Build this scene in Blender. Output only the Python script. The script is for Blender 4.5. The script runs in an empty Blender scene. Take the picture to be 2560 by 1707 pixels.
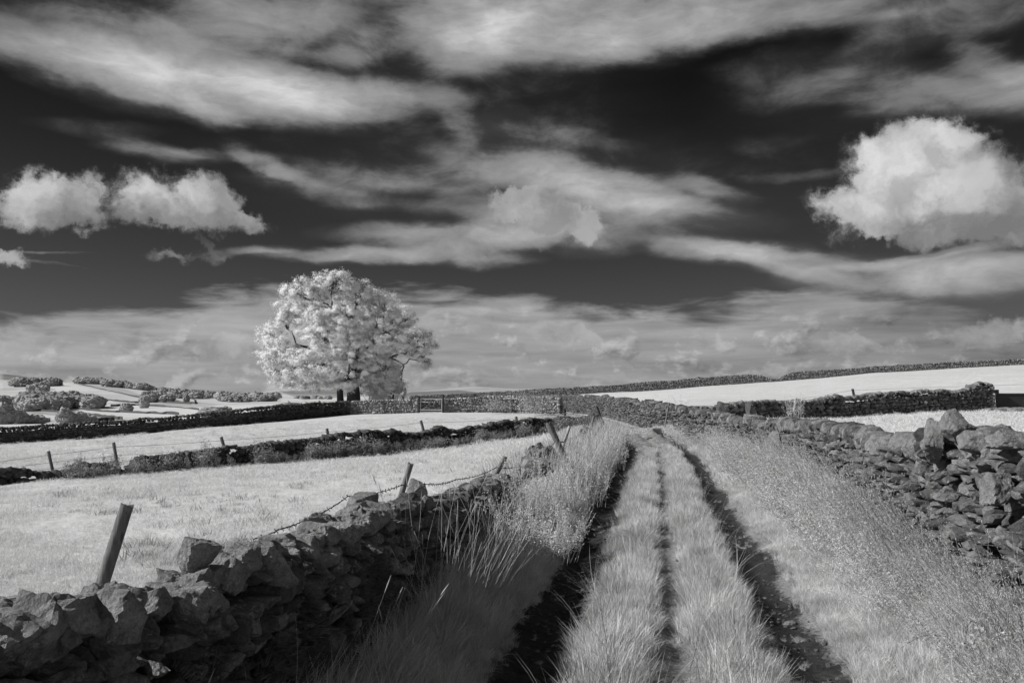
import bpy, bmesh, math, random
import numpy as np
from mathutils import Vector, Matrix, noise as mnoise

rng = np.random.default_rng(7)
random.seed(7)
S = bpy.context.scene
COL = S.collection
R = math.radians

# ------------------------------------------------------------------ camera
F = 1991.0                       # focal length in source pixels (28 mm on 36 mm, 2560 px wide)
HOR = 985.0
EYE = 1.75
PITCH = math.atan((HOR - 853.5) / F)
cam = bpy.data.cameras.new('camera'); cam.lens = 28; cam.sensor_width = 36
cam.clip_start = 0.05; cam.clip_end = 20000
co = bpy.data.objects.new('camera', cam); COL.objects.link(co)
co.location = (0, 0, EYE); co.rotation_euler = (math.pi/2 + PITCH, 0, 0)
S.camera = co

def ray(px, py):
    a = (px - 1280) / F; b = (853.5 - py) / F
    c, s = math.cos(PITCH), math.sin(PITCH)
    return a, c - b*s, s + b*c
def P(px, py, Y):
    dx, dy, dz = ray(px, py); t = Y / dy
    return Vector((dx*t, Y, EYE + dz*t))
def azel(px, py):
    dx, dy, dz = ray(px, py)
    return math.atan2(dx, dy), math.atan2(dz, math.hypot(dx, dy))

# ------------------------------------------------------------------ sun
SUN_AZ = math.atan2(-0.985, -0.17)       # from the left, a little behind
SUN_EL = R(33.5)
sv = Vector((math.sin(SUN_AZ)*math.cos(SUN_EL), math.cos(SUN_AZ)*math.cos(SUN_EL), math.sin(SUN_EL)))
sl = bpy.data.lights.new('sun', 'SUN'); sl.energy = 5.0; sl.angle = R(0.5); sl.color = (1, .997, .99)
so = bpy.data.objects.new('sun', sl); COL.objects.link(so)
so.rotation_euler = sv.to_track_quat('Z', 'Y').to_euler(); so.location = sv*50

vs = S.view_settings
vs.view_transform = 'Standard'; vs.look = 'None'; vs.exposure = 0.0; vs.gamma = 1.0; vs.use_curve_mapping = False
S.cycles.max_bounces = 6; S.cycles.diffuse_bounces = 3; S.cycles.transmission_bounces = 3
S.cycles.transparent_max_bounces = 4; S.cycles.glossy_bounces = 2
S.cycles.sample_clamp_indirect = 6; S.cycles.caustics_reflective = False; S.cycles.caustics_refractive = False
S.render.film_transparent = False

# ------------------------------------------------------------------ node helpers
class NT:
    def __init__(s, nt): s.nt = nt; s.n = nt.nodes; s.l = nt.links
    def new(s, typ, **kw):
        nd = s.n.new(typ)
        for k, v in kw.items(): setattr(nd, k, v)
        return nd
    def put(s, sock, v):
        if hasattr(v, 'is_output'): s.l.new(v, sock)
        elif v is not None: sock.default_value = v
    def math(s, op, a, b=None, c=None, clamp=False):
        nd = s.new('ShaderNodeMath', operation=op, use_clamp=clamp)
        for i, v in enumerate((a, b, c)): s.put(nd.inputs[i], v) if v is not None else None
        return nd.outputs[0]
    def vmath(s, op, a, b=None, sc=None):
        nd = s.new('ShaderNodeVectorMath', operation=op)
        s.put(nd.inputs[0], a)
        if b is not None: s.put(nd.inputs[1], b)
        if sc is not None: s.put(nd.inputs['Scale'], sc)
        return nd.outputs['Value'] if op in ('DOT_PRODUCT', 'LENGTH') else nd.outputs[0]
    def noise(s, vec, scale, detail=4, rough=.55, dist=0.0, col=False, lac=2.0):
        nd = s.new('ShaderNodeTexNoise')
        s.put(nd.inputs['Vector'], vec); nd.inputs['Scale'].default_value = scale
        nd.inputs['Detail'].default_value = detail; nd.inputs['Roughness'].default_value = rough
        nd.inputs['Distortion'].default_value = dist; nd.inputs['Lacunarity'].default_value = lac
        return nd.outputs['Color'] if col else nd.outputs['Fac']
    def rng(s, v, a, b, c=0.0, d=1.0, smooth=False):
        nd = s.new('ShaderNodeMapRange')
        if smooth: nd.interpolation_type = 'SMOOTHSTEP'
        s.put(nd.inputs[0], v)
        for i, x in enumerate((a, b, c, d)): s.put(nd.inputs[i+1], x)
        return nd.outputs[0]
    def mapping(s, vec, loc=(0,0,0), rot=(0,0,0), sc=(1,1,1), typ='POINT'):
        nd = s.new('ShaderNodeMapping', vector_type=typ)
        s.put(nd.inputs['Vector'], vec)
        nd.inputs['Location'].default_value = loc; nd.inputs['Rotation'].default_value = rot; nd.inputs['Scale'].default_value = sc
        return nd.outputs[0]
    def mixf(s, f, a, b):
        nd = s.new('ShaderNodeMix', data_type='FLOAT')
        s.put(nd.inputs[0], f); s.put(nd.inputs[2], a); s.put(nd.inputs[3], b)
        return nd.outputs[0]
    def blobs(s, vec, lst):
        acc = None
        for (px, py, rx, ry, rot, w) in lst:
            az, el = azel(px, py)
            k = 1.0/F * 1.0
            m = s.mapping(vec, (az, el, 0), (0, 0, R(rot)), (rx*k*1.25, ry*k*1.25, 1), 'TEXTURE')
            g = s.new('ShaderNodeTexGradient', gradient_type='SPHERICAL'); s.l.new(m, g.inputs[0])
            v = s.rng(g.outputs['Fac'], 0, .75, 0, 1, smooth=True)
            acc = s.math('MULTIPLY', v, w) if acc is None else s.math('MULTIPLY_ADD', v, w, acc)
        return acc

# ------------------------------------------------------------------ world: dark infrared sky with cloud
def build_world():
    w = bpy.data.worlds.new("World"); S.world = w; w.use_nodes = True
    t = NT(w.node_tree); t.n.clear()
    tc = t.new('ShaderNodeTexCoord').outputs['Generated']
    sep = t.new('ShaderNodeSeparateXYZ'); t.l.new(tc, sep.inputs[0])
    x, y, z = sep.outputs
    az = t.math('ARCTAN2', x, y); el = t.math('ARCSINE', z)
    cb = t.new('ShaderNodeCombineXYZ'); t.l.new(az, cb.inputs[0]); t.l.new(el, cb.inputs[1])
    p = cb.outputs[0]
    # soft long-exposure style streak clouds
    ps = t.mapping(p, sc=(1.0, 2.6, 1))
    w1 = t.vmath('SUBTRACT', t.noise(ps, 4.2, 6, .58, col=True), (.5, .5, .5))
    pw = t.vmath('ADD', p, t.vmath('MULTIPLY', w1, (.15, .05, 0)))
    soft = [  # px, py, rx, ry, rot, luminance
        (240, 160, 300, 70, -6, .27), (560, 210, 340, 78, -5, .34), (830, 232, 270, 50, -4, .24), (560, 290, 80, 30, 0, .15), (1060, 240, 160, 30, -8, .10),
        (420, 70, 300, 45, 0, .08), (640, 25, 260, 50, 0, .20), (560, 95, 200, 40, 0, .10), (900, 115, 130, 45, 10, .15), (200, 40, 240, 16, 3, .05), (860, 20, 120, 30, 0, .06),
        (1160, 85, 190, 100, 0, .28), (1400, 70, 310, 95, 0, .25), (1660, 60, 280, 80, 5, .20), (1880, 30, 260, 60, 0, .17), (2170, 20, 260, 45, 0, .14), (2420, 25, 220, 45, 0, .13), (1100, -60, 1700, 70, 0, .16),
        (250, 305, 160, 16, 4, .05), (390, 362, 140, 28, -4, .13), (540, 378, 200, 16, 0, .07), (675, 408, 95, 26, -25, .12), (740, 440, 80, 30, -10, .08),
        (1150, 290, 110, 40, -45, .06), (1210, 320, 130, 34, -10, .06), (1340, 335, 190, 50, -25, .05), (1420, 350, 170, 24, -10, .06),
        (980, 440, 270, 44, 0, .13), (1320, 420, 280, 52, -8, .17), (1560, 470, 270, 52, -12, .19), (1780, 462, 130, 26, -15, .16), (1660, 532, 290, 46, -5, .14), (900, 492, 260, 26, -8, .09), (1350, 505, 300, 60, 0, .10),
        (1120, 612, 240, 44, 0, .24), (1280, 565, 150, 56, 0, .20), (950, 582, 160, 26, 0, .10), (1240, 652, 120, 18, 0, .13), (1440, 585, 170, 40, 0, .14), (1460, 622, 120, 26, 0, .07),
        (640, 625, 120, 14, 8, .14), (800, 636, 180, 22, 3, .20), (960, 642, 140, 20, 0, .15),
        (1760, 618, 180, 42, -8, .19), (1900, 638, 180, 44, -10, .21), (1990, 680, 130, 26, -6, .13), (2250, 682, 280, 50, 0, .19), (2490, 690, 240, 52, 0, .22), (2150, 645, 210, 22, -8, .12), (2400, 628, 320, 16, 3, .13),
        (1950, 160, 150, 44, 0, .06), (2190, 130, 110, 44, 10, .07), (2090, 212, 230, 42, 0, .09), (2400, 225, 230, 56, 0, .15), (2430, 150, 90, 44, -40, .11), (2560, 250, 120, 40, 0, .11), (1950, 350, 100, 22, 0, .035), (2000, 428, 150, 14, -4, .05),
        (800, 60, 1000, 170, 0, .06), (1300, 460, 760, 150, -4, .055), (2250, 200, 460, 150, 0, .03), (1150, 270, 500, 110, 0, .03),
        (135, 645, 110, 5, 2, .14), (160, 670, 70, 4, -3, .10), (2180, 790, 100, 6, 0, .1)]
    sf = t.blobs(pw, soft)
    st = t.noise(t.mapping(pw, sc=(1, 4.0, 1)), 6, 6, .55, .2)
    fb = t.noise(t.mapping(p, sc=(1, 1.9, 1)), 9, 9, .62, .35)
    msk = t.rng(t.math('ADD', t.math('MULTIPLY', sf, 2.6), t.math('MULTIPLY_ADD', fb, 1.7, -.93)), -.05, .50, .30, 1, smooth=True)
    sf = t.math('MULTIPLY', t.math('MULTIPLY', sf, msk), t.rng(st, .32, .68, .86, 1.18))
    fine = t.noise(t.mapping(pw, sc=(1, 3.2, 1)), 24, 5, .6, .3)
    sf = t.math('MULTIPLY', sf, t.math('MULTIPLY', t.rng(fine, .3, .7, .86, 1.14), t.rng(fb, .35, .65, .80, 1.16)))
    # unseen sky behind the view: broken cloud added to fill the shade
    bk = t.rng(y, .35, -.1, 0, 1)
    sf = t.math('ADD', sf, t.math('MULTIPLY', bk, t.rng(fb, .35, .6, .03, .18)))
    # horizon bank: its upper edge follows a curve in azimuth
    fc = t.new('ShaderNodeFloatCurve'); u01 = t.rng(az, azel(-200, 900)[0], azel(2760, 900)[0], 0, 1)
    t.l.new(u01, fc.inputs['Value']); cv = fc.mapping.curves[0]
    ed = [(-200, 795), (0, 792), (250, 786), (400, 768), (500, 735), (600, 722), (760, 715), (900, 728), (1010, 730), (1270, 726), (1400, 750), (1500, 768), (1700, 774), (1800, 762), (1880, 738), (2050, 728), (2200, 736), (2350, 762), (2450, 798), (2560, 812), (2760, 820)]
    n0, n1 = azel(-200, 900)[0], azel(2760, 900)[0]
    q = [((azel(px, 850)[0]-n0)/(n1-n0), azel(px, py)[1]/.16) for px, py in ed]
    cv.points[0].location = q[0]; cv.points[1].location = q[-1]
    for v in q[1:-1]: cv.points.new(*v)
    fc.mapping.update()
    bn = t.noise(t.mapping(p, sc=(1, 4.5, 1)), 9, 7, .58, .3)
    dlt = t.math('SUBTRACT', t.math('MULTIPLY', fc.outputs[0], .16), el)
    bank = t.rng(t.math('ADD', dlt, t.math('MULTIPLY_ADD', bn, .09, -.045)), -.008, .024, 0, 1, smooth=True)
    bank = t.math('MULTIPLY', bank, t.rng(y, 0, .2))
    s1 = t.noise(t.mapping(p, sc=(1, 9.0, 1)), 5, 6, .55, .2)
    pq = t.vmath('ADD', t.mapping(p, sc=(1, 1.7, 1)), t.vmath('SCALE', t.vmath('SUBTRACT', t.noise(p, 10, 5, .6, col=True), (.5, .5, .5)), sc=.06))
    k1 = t.noise(pq, 16, 7, .6); k2 = t.noise(t.vmath('ADD', pq, (-.010, .012, 0)), 16, 4, .55)
    puff = t.rng(k1, .47, .60, 0, 1, smooth=True)
    kl = t.rng(t.math('SUBTRACT', k1, k2), -.08, .10, -.09, .13)
    base = t.math('MULTIPLY', t.rng(s1, .3, .7, .70, 1.28), t.rng(dlt, 0, .10, .37, .31))
    base = t.math('MULTIPLY', base, t.rng(az, .15, .60, 1.0, .62))
    blum = t.math('ADD', base, t.math('MULTIPLY', t.math('MULTIPLY', puff, kl), t.rng(dlt, .01, .045)))
    # cumulus
    w2 = t.vmath('SUBTRACT', t.noise(p, 14, 7, .62, col=True), (.5, .5, .5))
    w3 = t.vmath('SUBTRACT', t.noise(p, 60, 4, .6, col=True), (.5, .5, .5))
    pc = t.vmath('ADD', t.vmath('ADD', p, t.vmath('SCALE', w2, sc=.085)), t.vmath('SCALE', w3, sc=.016))
    cum = [(260, 525, 110, 34, 0, .55), (120, 490, 90, 40, 0, .5), (420, 480, 120, 36, 0, .5), (80, 470, 65, 55, 0, .9), (60, 525, 75, 42, 0, .9), (150, 520, 70, 46, 0, .85), (232, 470, 48, 42, 0, .75), (225, 560, 50, 22, 0, .45), (355, 500, 60, 60, 0, .9),
        (330, 430, 30, 22, 0, .35), (430, 530, 90, 36, -4, .9), (500, 460, 75, 46, 10, .8), (560, 525, 75, 44, -10, .9), (600, 480, 45, 24, -20, .5), (640, 550, 48, 26, -10, .85), (460, 632, 80, 18, 10, .45), (520, 600, 60, 20, -20, .35), (5, 640, 50, 20, 0, .85), (400, 420, 40, 20, 0, .3),
        (2330, 400, 130, 85, 0, 1), (2210, 430, 110, 95, 0, 1), (2360, 365, 85, 55, 0, .8), (2460, 500, 130, 100, 0, 1), (2570, 540, 120, 80, 0, 1), (2300, 530, 220, 60, 0, 1), (2120, 520, 110, 36, -10, .75), (2170, 375, 40, 35, 0, .5), (2240, 560, 90, 26, 0, .6), (2450, 590, 160, 24, 0, .5)]
    def cden(v):
        c = t.blobs(v, cum); return c
    c0 = cden(pc)
    cn = t.noise(pc, 24, 8, .66)
    c0n = t.math('ADD', c0, t.math('MULTIPLY', t.math('MULTIPLY', t.math('SUBTRACT', cn, .5), 2.3), t.math('MULTIPLY', c0, 3.0, clamp=True)))
    ca = t.rng(c0n, .02, .92, 0, 1, smooth=True)
    # light from upper left: density falls off towards the light = lit rim
    c1 = t.noise(t.vmath('ADD', pc, (-.018, .022, 0)), 11, 5, .55)
    c2 = t.noise(pc, 11, 5, .55)
    rim = t.rng(t.math('SUBTRACT', c2, c1), -.12, .12, .70, 1.10)
    big = t.blobs(t.vmath('ADD', pc, (.045, -.03, 0)), [(2330, 420, 150, 95, 0, 1), (2200, 440, 120, 100, 0, 1), (2350, 380, 100, 75, 0, .8), (2460, 520, 140, 95, 0, 1), (2560, 540, 120, 80, 0, 1), (2300, 540, 240, 65, 0, 1), (140, 490, 150, 80, 0, 1), (430, 500, 200, 80, 0, 1)])
    big2 = t.blobs(t.vmath('ADD', pc, (-.045, .03, 0)), [(2330, 420, 150, 95, 0, 1), (2200, 440, 120, 100, 0, 1), (2350, 380, 100, 75, 0, .8), (2460, 520, 140, 95, 0, 1), (2560, 540, 120, 80, 0, 1), (2300, 540, 240, 65, 0, 1), (140, 490, 150, 80, 0, 1), (430, 500, 200, 80, 0, 1)])
    rim = t.math('MULTIPLY', rim, t.rng(t.math('SUBTRACT', big, big2), -1.0, .9, .52, 1.22))
    core = t.rng(c0, .1, 1.2, .62, 1.06)
    clum = t.math('MULTIPLY', t.math('MULTIPLY', rim, core), .50)
    # faint medium cumulus in the bank and under the arch
    sc_ = [(1370, 525, 120, 48, -10, 1.0), (1480, 540, 60, 50, 0, .95), (1270, 505, 70, 34, 0, .8), (1310, 590, 200, 40, 0, .35), (1200, 835, 60, 26, 0, .7), (1380, 835, 110, 40, -10, .8), (1460, 860, 90, 26, -12, .5),
        (585, 850, 70, 34, 0, .75), (560, 878, 110, 22, 0, .5), (510, 870, 60, 18, 0, .4), (2500, 820, 130, 48, 0, .6), (2130, 860, 90, 34, 0, .5), (2270, 850, 50, 34, 0, .45), (480, 800, 60, 28, -20, .5), (40, 850, 60, 32, 0, .6),
        (110, 900, 120, 26, 0, .35), (1960, 940, 200, 22, 0, .5), (1600, 955, 200, 20, 0, .45), (1350, 940, 160, 22, 0, .45), (1130, 930, 120, 30, 0, .35), (360, 940, 120, 25, 0, .35), (880, 920, 200, 30, 0, .3), (1780, 860, 90, 28, 0, .35), (1660, 850, 60, 26, 0, .3)]
    m0 = t.blobs(pc, sc_)
    ma = t.rng(t.math('ADD', m0, t.math('MULTIPLY', t.math('MULTIPLY', t.math('SUBTRACT', cn, .5), 1.1), t.math('MULTIPLY', m0, 3.0, clamp=True))), .2, .75, 0, .8, smooth=True)
    mlum = t.math('MULTIPLY', rim, .46)
    # clear sky from the Nishita model, reduced to its infrared brightness
    sky = t.new('ShaderNodeTexSky', sky_type='NISHITA'); sky.sun_disc = False
    sky.sun_elevation = SUN_EL; sky.sun_rotation = SUN_AZ; sky.altitude = 300; sky.air_density = 1; sky.dust_density = .6; sky.ozone_density = 1
    bw = t.new('ShaderNodeRGBToBW'); t.l.new(sky.outputs[0], bw.inputs[0])
    grad = t.math('POWER', t.rng(el, 0, .46, 1.0, .22), 2.0)
    nsk = t.math('MULTIPLY', t.math('MINIMUM', bw.outputs[0], 5.0), .0)
    nsk = t.math('ADD', t.math('MULTIPLY', t.math('MULTIPLY', t.math('MINIMUM', bw.outputs[0], 6.0), grad), SKYK), nsk)
    L = t.math('ADD', nsk, sf)
    L = t.mixf(bank, L, blum)
    L = t.mixf(ma, L, mlum)
    L = t.mixf(ca, L, clum)
    # below the horizon: dull ground tone
    L = t.mixf(t.rng(z, -.02, -.001), .12, L)
    bg = t.new('ShaderNodeBackground'); bg.inputs['Strength'].default_value = .1
    L = t.math('MULTIPLY', L, 10.0)
    t.l.new(L, bg.inputs['Color'])
    out = t.new('ShaderNodeOutputWorld'); t.l.new(bg.outputs[0], out.inputs[0])
    w.cycles.sampling_method = 'MANUAL'; w.cycles.sample_map_resolution = 512
SKYK = 0.022
build_world()

# ------------------------------------------------------------------ materials
def mat(name, rough=.9, transl=0.0, spec=.1):
    m = bpy.data.materials.new(name); m.use_nodes = True
    t = NT(m.node_tree); t.n.clear()
    out = t.new('ShaderNodeOutputMaterial')
    b = t.new('ShaderNodeBsdfPrincipled'); b.inputs['Roughness'].default_value = rough
    b.inputs['Specular IOR Level'].default_value = spec
    if transl:
        tr = t.new('ShaderNodeBsdfTranslucent'); mx = t.new('ShaderNodeMixShader'); mx.inputs[0].default_value = transl
        t.l.new(b.outputs[0], mx.inputs[1]); t.l.new(tr.outputs[0], mx.inputs[2]); t.l.new(mx.outputs[0], out.inputs[0])
        t.tr = tr
    else:
        t.l.new(b.outputs[0], out.inputs[0]); t.tr = None
    t.b = b
    return m, t
def setcol(t, v):
    cb = t.new('ShaderNodeCombineXYZ')
    for i in range(3): t.put(cb.inputs[i], v)
    t.l.new(cb.outputs[0], t.b.inputs['Base Color'])
    if t.tr: t.l.new(cb.outputs[0], t.tr.inputs[0])
def bump(t, h, strength, dist):
    bp = t.new('ShaderNodeBump'); bp.inputs['Strength'].default_value = strength; bp.inputs['Distance'].default_value = dist
    t.l.new(h, bp.inputs['Height']); t.l.new(bp.outputs[0], t.b.inputs['Normal'])
def opos(t): return t.new('ShaderNodeTexCoord').outputs['Object']

def m_stone(name, lo, hi, sc=1.0, bs=.6):
    m, t = mat(name, .92)
    p = opos(t); g = t.new('ShaderNodeNewGeometry')
    n1 = t.noise(p, 9*sc, 8, .65); n2 = t.noise(p, 45*sc, 5, .7); n3 = t.noise(p, 3*sc, 4, .5)
    v = t.math('MULTIPLY_ADD', t.rng(n1, .3, .72, 0, 1), hi-lo, lo)
    v = t.math('MULTIPLY', v, t.rng(g.outputs['Random Per Island'], 0, 1, .50, 1.5))
    v = t.math('MULTIPLY', v, t.rng(n2, .3, .7, .72, 1.25))
    lich = t.rng(t.math('MULTIPLY', t.rng(n3, .48, .62), t.rng(t.noise(p, 28*sc, 5, .6), .50, .60)), .3, .8)
    v = t.mixf(t.math('MULTIPLY', lich, .5), v, hi*1.7)
    dark = t.rng(t.noise(p, 17*sc, 6, .7), .56, .70)
    v = t.mixf(t.math('MULTIPLY', dark, .6), v, lo*.5)
    setcol(t, v)
    vo = t.new('ShaderNodeTexVoronoi'); vo.feature = 'F1'; t.l.new(p, vo.inputs[0]); vo.inputs['Scale'].default_value = 30*sc
    pit = t.rng(vo.outputs['Distance'], 0, .28, 0, 1)
    h = t.math('ADD', t.math('ADD', n1, t.math('MULTIPLY', n2, .35)), t.math('MULTIPLY', pit, .12))
    bump(t, h, bs, .05/sc)
    return m
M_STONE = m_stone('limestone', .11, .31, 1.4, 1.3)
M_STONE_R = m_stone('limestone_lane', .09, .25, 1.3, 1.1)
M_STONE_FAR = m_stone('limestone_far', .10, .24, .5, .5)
M_STONE_LIT = m_stone('limestone_sunlit', .20, .46, .6, .6)  # lighter copy of the stone; sunlight on the gate walls is in its colour
M_STONE_DARK = m_stone('stone_dark_shaded', .05, .11, .5, .5)  # dark stone; on the shaded field walls the shade is put into this colour

def m_grassleaf(name, a, b, tr=.3, sc=2.0, iv=(.68, 1.18)):
    m, t = mat(name, .8, tr, .15)
    p = t.new('ShaderNodeNewGeometry').outputs['Position']
    oi = t.new('ShaderNodeObjectInfo'); g = t.new('ShaderNodeNewGeometry')
    n = t.noise(p, sc, 3, .6)
    v = t.math('MULTIPLY_ADD', t.rng(n, .3, .7), b-a, a)
    v = t.math('MULTIPLY', v, t.rng(g.outputs['Random Per Island'], 0, 1, iv[0], iv[1]))
    setcol(t, v)
    return m
M_BLADE = m_grassleaf('grass_blades', .50, .90)
M_BLADE_F = m_grassleaf('turf_blades', .72, .90, .3, .6)
M_HERB = m_grassleaf('herb_leaves', .62, .88, .42, 1.5, (.82, 1.08))
M_HERB_D = m_grassleaf('bracken_leaves', .28, .50, .25, 1.5)
M_STRAW = m_grassleaf('straw', .5, .66, .2, 4)
M_STEM = m_grassleaf('woody_stem', .07, .16, 0, 4)
M_MOSS = m_grassleaf('moss', .10, .22, .2, 6)
M_LEAF = m_grassleaf('ash_leaves', .84, .96, .12, .9, (.92, 1.04))
M_WOODF = m_grassleaf('wood_foliage', .24, .42, 0, .05)

def m_terrain():
    m, t = mat('pasture', .95)
    p = opos(t)
    a = t.new('ShaderNodeAttribute'); a.attribute_name = 'tone'
    s = t.new('ShaderNodeAttribute'); s.attribute_name = 'rough'
    n1 = t.noise(p, .35, 6, .6); n2 = t.noise(p, 2.2, 5, .65); n3 = t.noise(p, 14, 5, .7); n4 = t.noise(p, .012, 5, .6)
    v = t.rng(n1, .3, .7, .61, .71)
    v = t.math('MULTIPLY', v, t.rng(n2, .3, .7, .84, 1.12))
    v = t.math('MULTIPLY', v, t.rng(n3, .3, .7, .80, 1.14))
    tuft = t.rng(t.noise(t.mapping(p, sc=(1, 1, 1)), 1.1, 6, .7), .60, .70)
    v = t.mixf(t.math('MULTIPLY', tuft, .45), v, .26)
    v = t.math('MULTIPLY', v, t.rng(n4, .35, .65, .93, 1.06))
    v = t.math('MULTIPLY', v, a.outputs['Fac'])
    setcol(t, v)
    h = t.math('ADD', n3, t.math('MULTIPLY', n2, 2.0))
    bump(t, h, .5, .05)
    return m
M_TERR = m_terrain()
def m_soil():
    m, t = mat('trodden_earth', .95)
    p = opos(t)
    a = t.new('ShaderNodeAttribute'); a.attribute_name = 'turf'
    n1 = t.noise(p, 6, 8, .7); n2 = t.noise(p, 40, 5, .7)
    v = t.math('MULTIPLY', t.rng(n1, .3, .7, .022, .06), t.rng(n2, .3, .7, .6, 1.5))
    vo = t.new('ShaderNodeTexVoronoi'); t.l.new(p, vo.inputs[0]); vo.inputs['Scale'].default_value = 70
    peb = t.math('MULTIPLY', t.rng(vo.outputs['Distance'], .10, .30, 1, 0), t.rng(t.noise(p, 9, 3, .6), .52, .6))
    gr = t.rng(t.math('ADD', a.outputs['Fac'], t.math('MULTIPLY', t.math('SUBTRACT', t.noise(p, 26, 6, .7), .5), 1.1)), .40, .75)
    v = t.mixf(gr, v, t.rng(n2, .3, .7, .16, .34))
    setcol(t, v)
    bump(t, t.math('ADD', n1, t.math('MULTIPLY', n2, .4)), .9, .04)
    return m
M_SOIL = m_soil()
def m_wood(name, lo, hi):
    m, t = mat(name, .85)
    p = opos(t)
    q = t.mapping(p, sc=(60, 60, 3))
    n = t.noise(q, 1.0, 6, .65, .4); n2 = t.noise(p, 12, 4, .6)
    v = t.math('MULTIPLY', t.rng(n, .3, .7, lo, hi), t.rng(n2, .3, .7, .75, 1.2))
    crack = t.rng(t.noise(t.mapping(p, sc=(90, 90, 2)), 1, 3, .6, .6), .60, .66)
    v = t.mixf(t.math('MULTIPLY', crack, .7), v, lo*.3)
    setcol(t, v); bump(t, n, .6, .01)
    return m
M_POST = m_wood('weathered_post', .13, .26)
M_POSTL = m_wood('pale_post', .30, .45)
M_POSTD = m_wood('dark_post', .04, .08)
def m_plain(name, a, b, sc, rough=.8, metal=0):
    m, t = mat(name, rough); t.b.inputs['Metallic'].default_value = metal
    setcol(t, t.rng(t.noise(opos(t), sc, 5, .6), .3, .7, a, b)); return m
M_WIRE = m_plain('rusty_wire', .03, .07, 30)
M_WIREF = m_plain('old_wire', .12, .2, 30)
M_METAL = m_plain('galvanised_bar', .45, .6, 3, .5, .3)
M_SHEET = m_plain('dark_sheet', .035, .06, 2, .6)
M_BARK = m_wood('bark', .05, .11)

# ------------------------------------------------------------------ object helpers
def tag(o, label=None, cat=None, group=None, kind=None):
    if label: o['label'] = label
    if cat: o['category'] = cat
    if group: o['group'] = group
    if kind: o['kind'] = kind
    return o
def root(name, loc, label, cat, group=None):
    o = bpy.data.objects.new(name, None); COL.objects.link(o); o.location = loc; o.empty_display_size = .2
    return tag(o, label, cat, group, 'thing')
def np_mesh(name, V, faces, smooth=False):
    """faces: list of int arrays (n,k)"""
    me = bpy.data.meshes.new(name)
    V = np.asarray(V, np.float32)
    faces = [np.asarray(f, np.int32) for f in faces if len(f)]
    me.vertices.add(len(V)); me.vertices.foreach_set('co', V.ravel())
    loops = np.concatenate([f.ravel() for f in faces]); tot = np.concatenate([np.full(len(f), f.shape[1], np.int32) for f in faces])
    st = np.concatenate([[0], np.cumsum(tot)[:-1]]).astype(np.int32)
    me.loops.add(len(loops)); me.loops.foreach_set('vertex_index', loops)
    me.polygons.add(len(tot)); me.polygons.foreach_set('loop_start', st)
    me.polygons.foreach_set('use_smooth', np.full(len(tot), smooth, bool))
    me.update(calc_edges=True)
    return me
def link(name, me, m, parent=None, loc=None):
    o = bpy.data.objects.new(name, me); COL.objects.link(o)
    if m and not me.materials: me.materials.append(m)
    if parent: o.parent = parent
    if loc is not None: o.location = loc
    return o

class Geo:
    def __init__(s): s.V = []; s.F = {3: [], 4: []}; s.n = 0
    def add(s, V, F):
        V = np.asarray(V, float); F = np.asarray(F, int)
        s.V.append(V); s.F[F.shape[1]].append(F + s.n); s.n += len(V)
    def mesh(s, name, smooth=False, origin=(0, 0, 0)):
        V = np.concatenate(s.V) - np.asarray(origin)
        fs = [np.concatenate(s.F[k]) for k in (3, 4) if s.F[k]]
        return np_mesh(name, V, fs, smooth)
    def tube(s, pts, rad, n=6, cap=True):
        pts = [np.asarray(p, float) for p in pts]
        rad = np.broadcast_to(rad, (len(pts),))
        rings = []; up = np.array([.13, .21, .97])
        for i, p in enumerate(pts):
            d = pts[min(i+1, len(pts)-1)] - pts[max(i-1, 0)]
            d = d/(np.linalg.norm(d)+1e-9)
            a = np.cross(d, up)
            if np.linalg.norm(a) < .1: a = np.cross(d, [1, 0, 0])
            a /= np.linalg.norm(a); b = np.cross(d, a)
            th = np.arange(n)*2*np.pi/n
            rings.append(p + rad[i]*(np.cos(th)[:, None]*a + np.sin(th)[:, None]*b))
        V = np.concatenate(rings); k = len(pts); F = []
        for i in range(k-1):
            for j in range(n):
                F.append((i*n+j, i*n+(j+1) % n, (i+1)*n+(j+1) % n, (i+1)*n+j))
        base = s.n; s.add(V, F)
        if cap:
            V2 = np.vstack([pts[-1], rings[-1]]); s.add(V2, [(0, 1+j, 1+(j+1) % n) for j in range(n)])
            V2 = np.vstack([pts[0], rings[0]]); s.add(V2, [(0, 1+(j+1) % n, 1+j) for j in range(n)])
    def box(s, c, h, Rm=None):
        V = np.array([(x, y, z) for x in (-1, 1) for y in (-1, 1) for z in (-1, 1)], float)*np.asarray(h)
        if Rm is not None: V = V @ np.asarray(Rm).T
        s.add(V + np.asarray(c), [(0, 1, 3, 2), (4, 6, 7, 5), (0, 4, 5, 1), (2, 3, 7, 6), (0, 2, 6, 4), (1, 5, 7, 3)])

def eulers(a, b, c):
    """batch rotation matrices Rz(c) Ry(b) Rx(a)"""
    a, b, c = map(np.asarray, (a, b, c))
    ca, sa, cb, sb, cc, sc = np.cos(a), np.sin(a), np.cos(b), np.sin(b), np.cos(c), np.sin(c)
    M = np.empty(a.shape + (3, 3))
    M[..., 0, 0] = cc*cb; M[..., 0, 1] = cc*sb*sa - sc*ca; M[..., 0, 2] = cc*sb*ca + sc*sa
    M[..., 1, 0] = sc*cb; M[..., 1, 1] = sc*sb*sa + cc*ca; M[..., 1, 2] = sc*sb*ca - cc*sa
    M[..., 2, 0] = -sb;   M[..., 2, 1] = cb*sa;            M[..., 2, 2] = cb*ca
    return M

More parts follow.
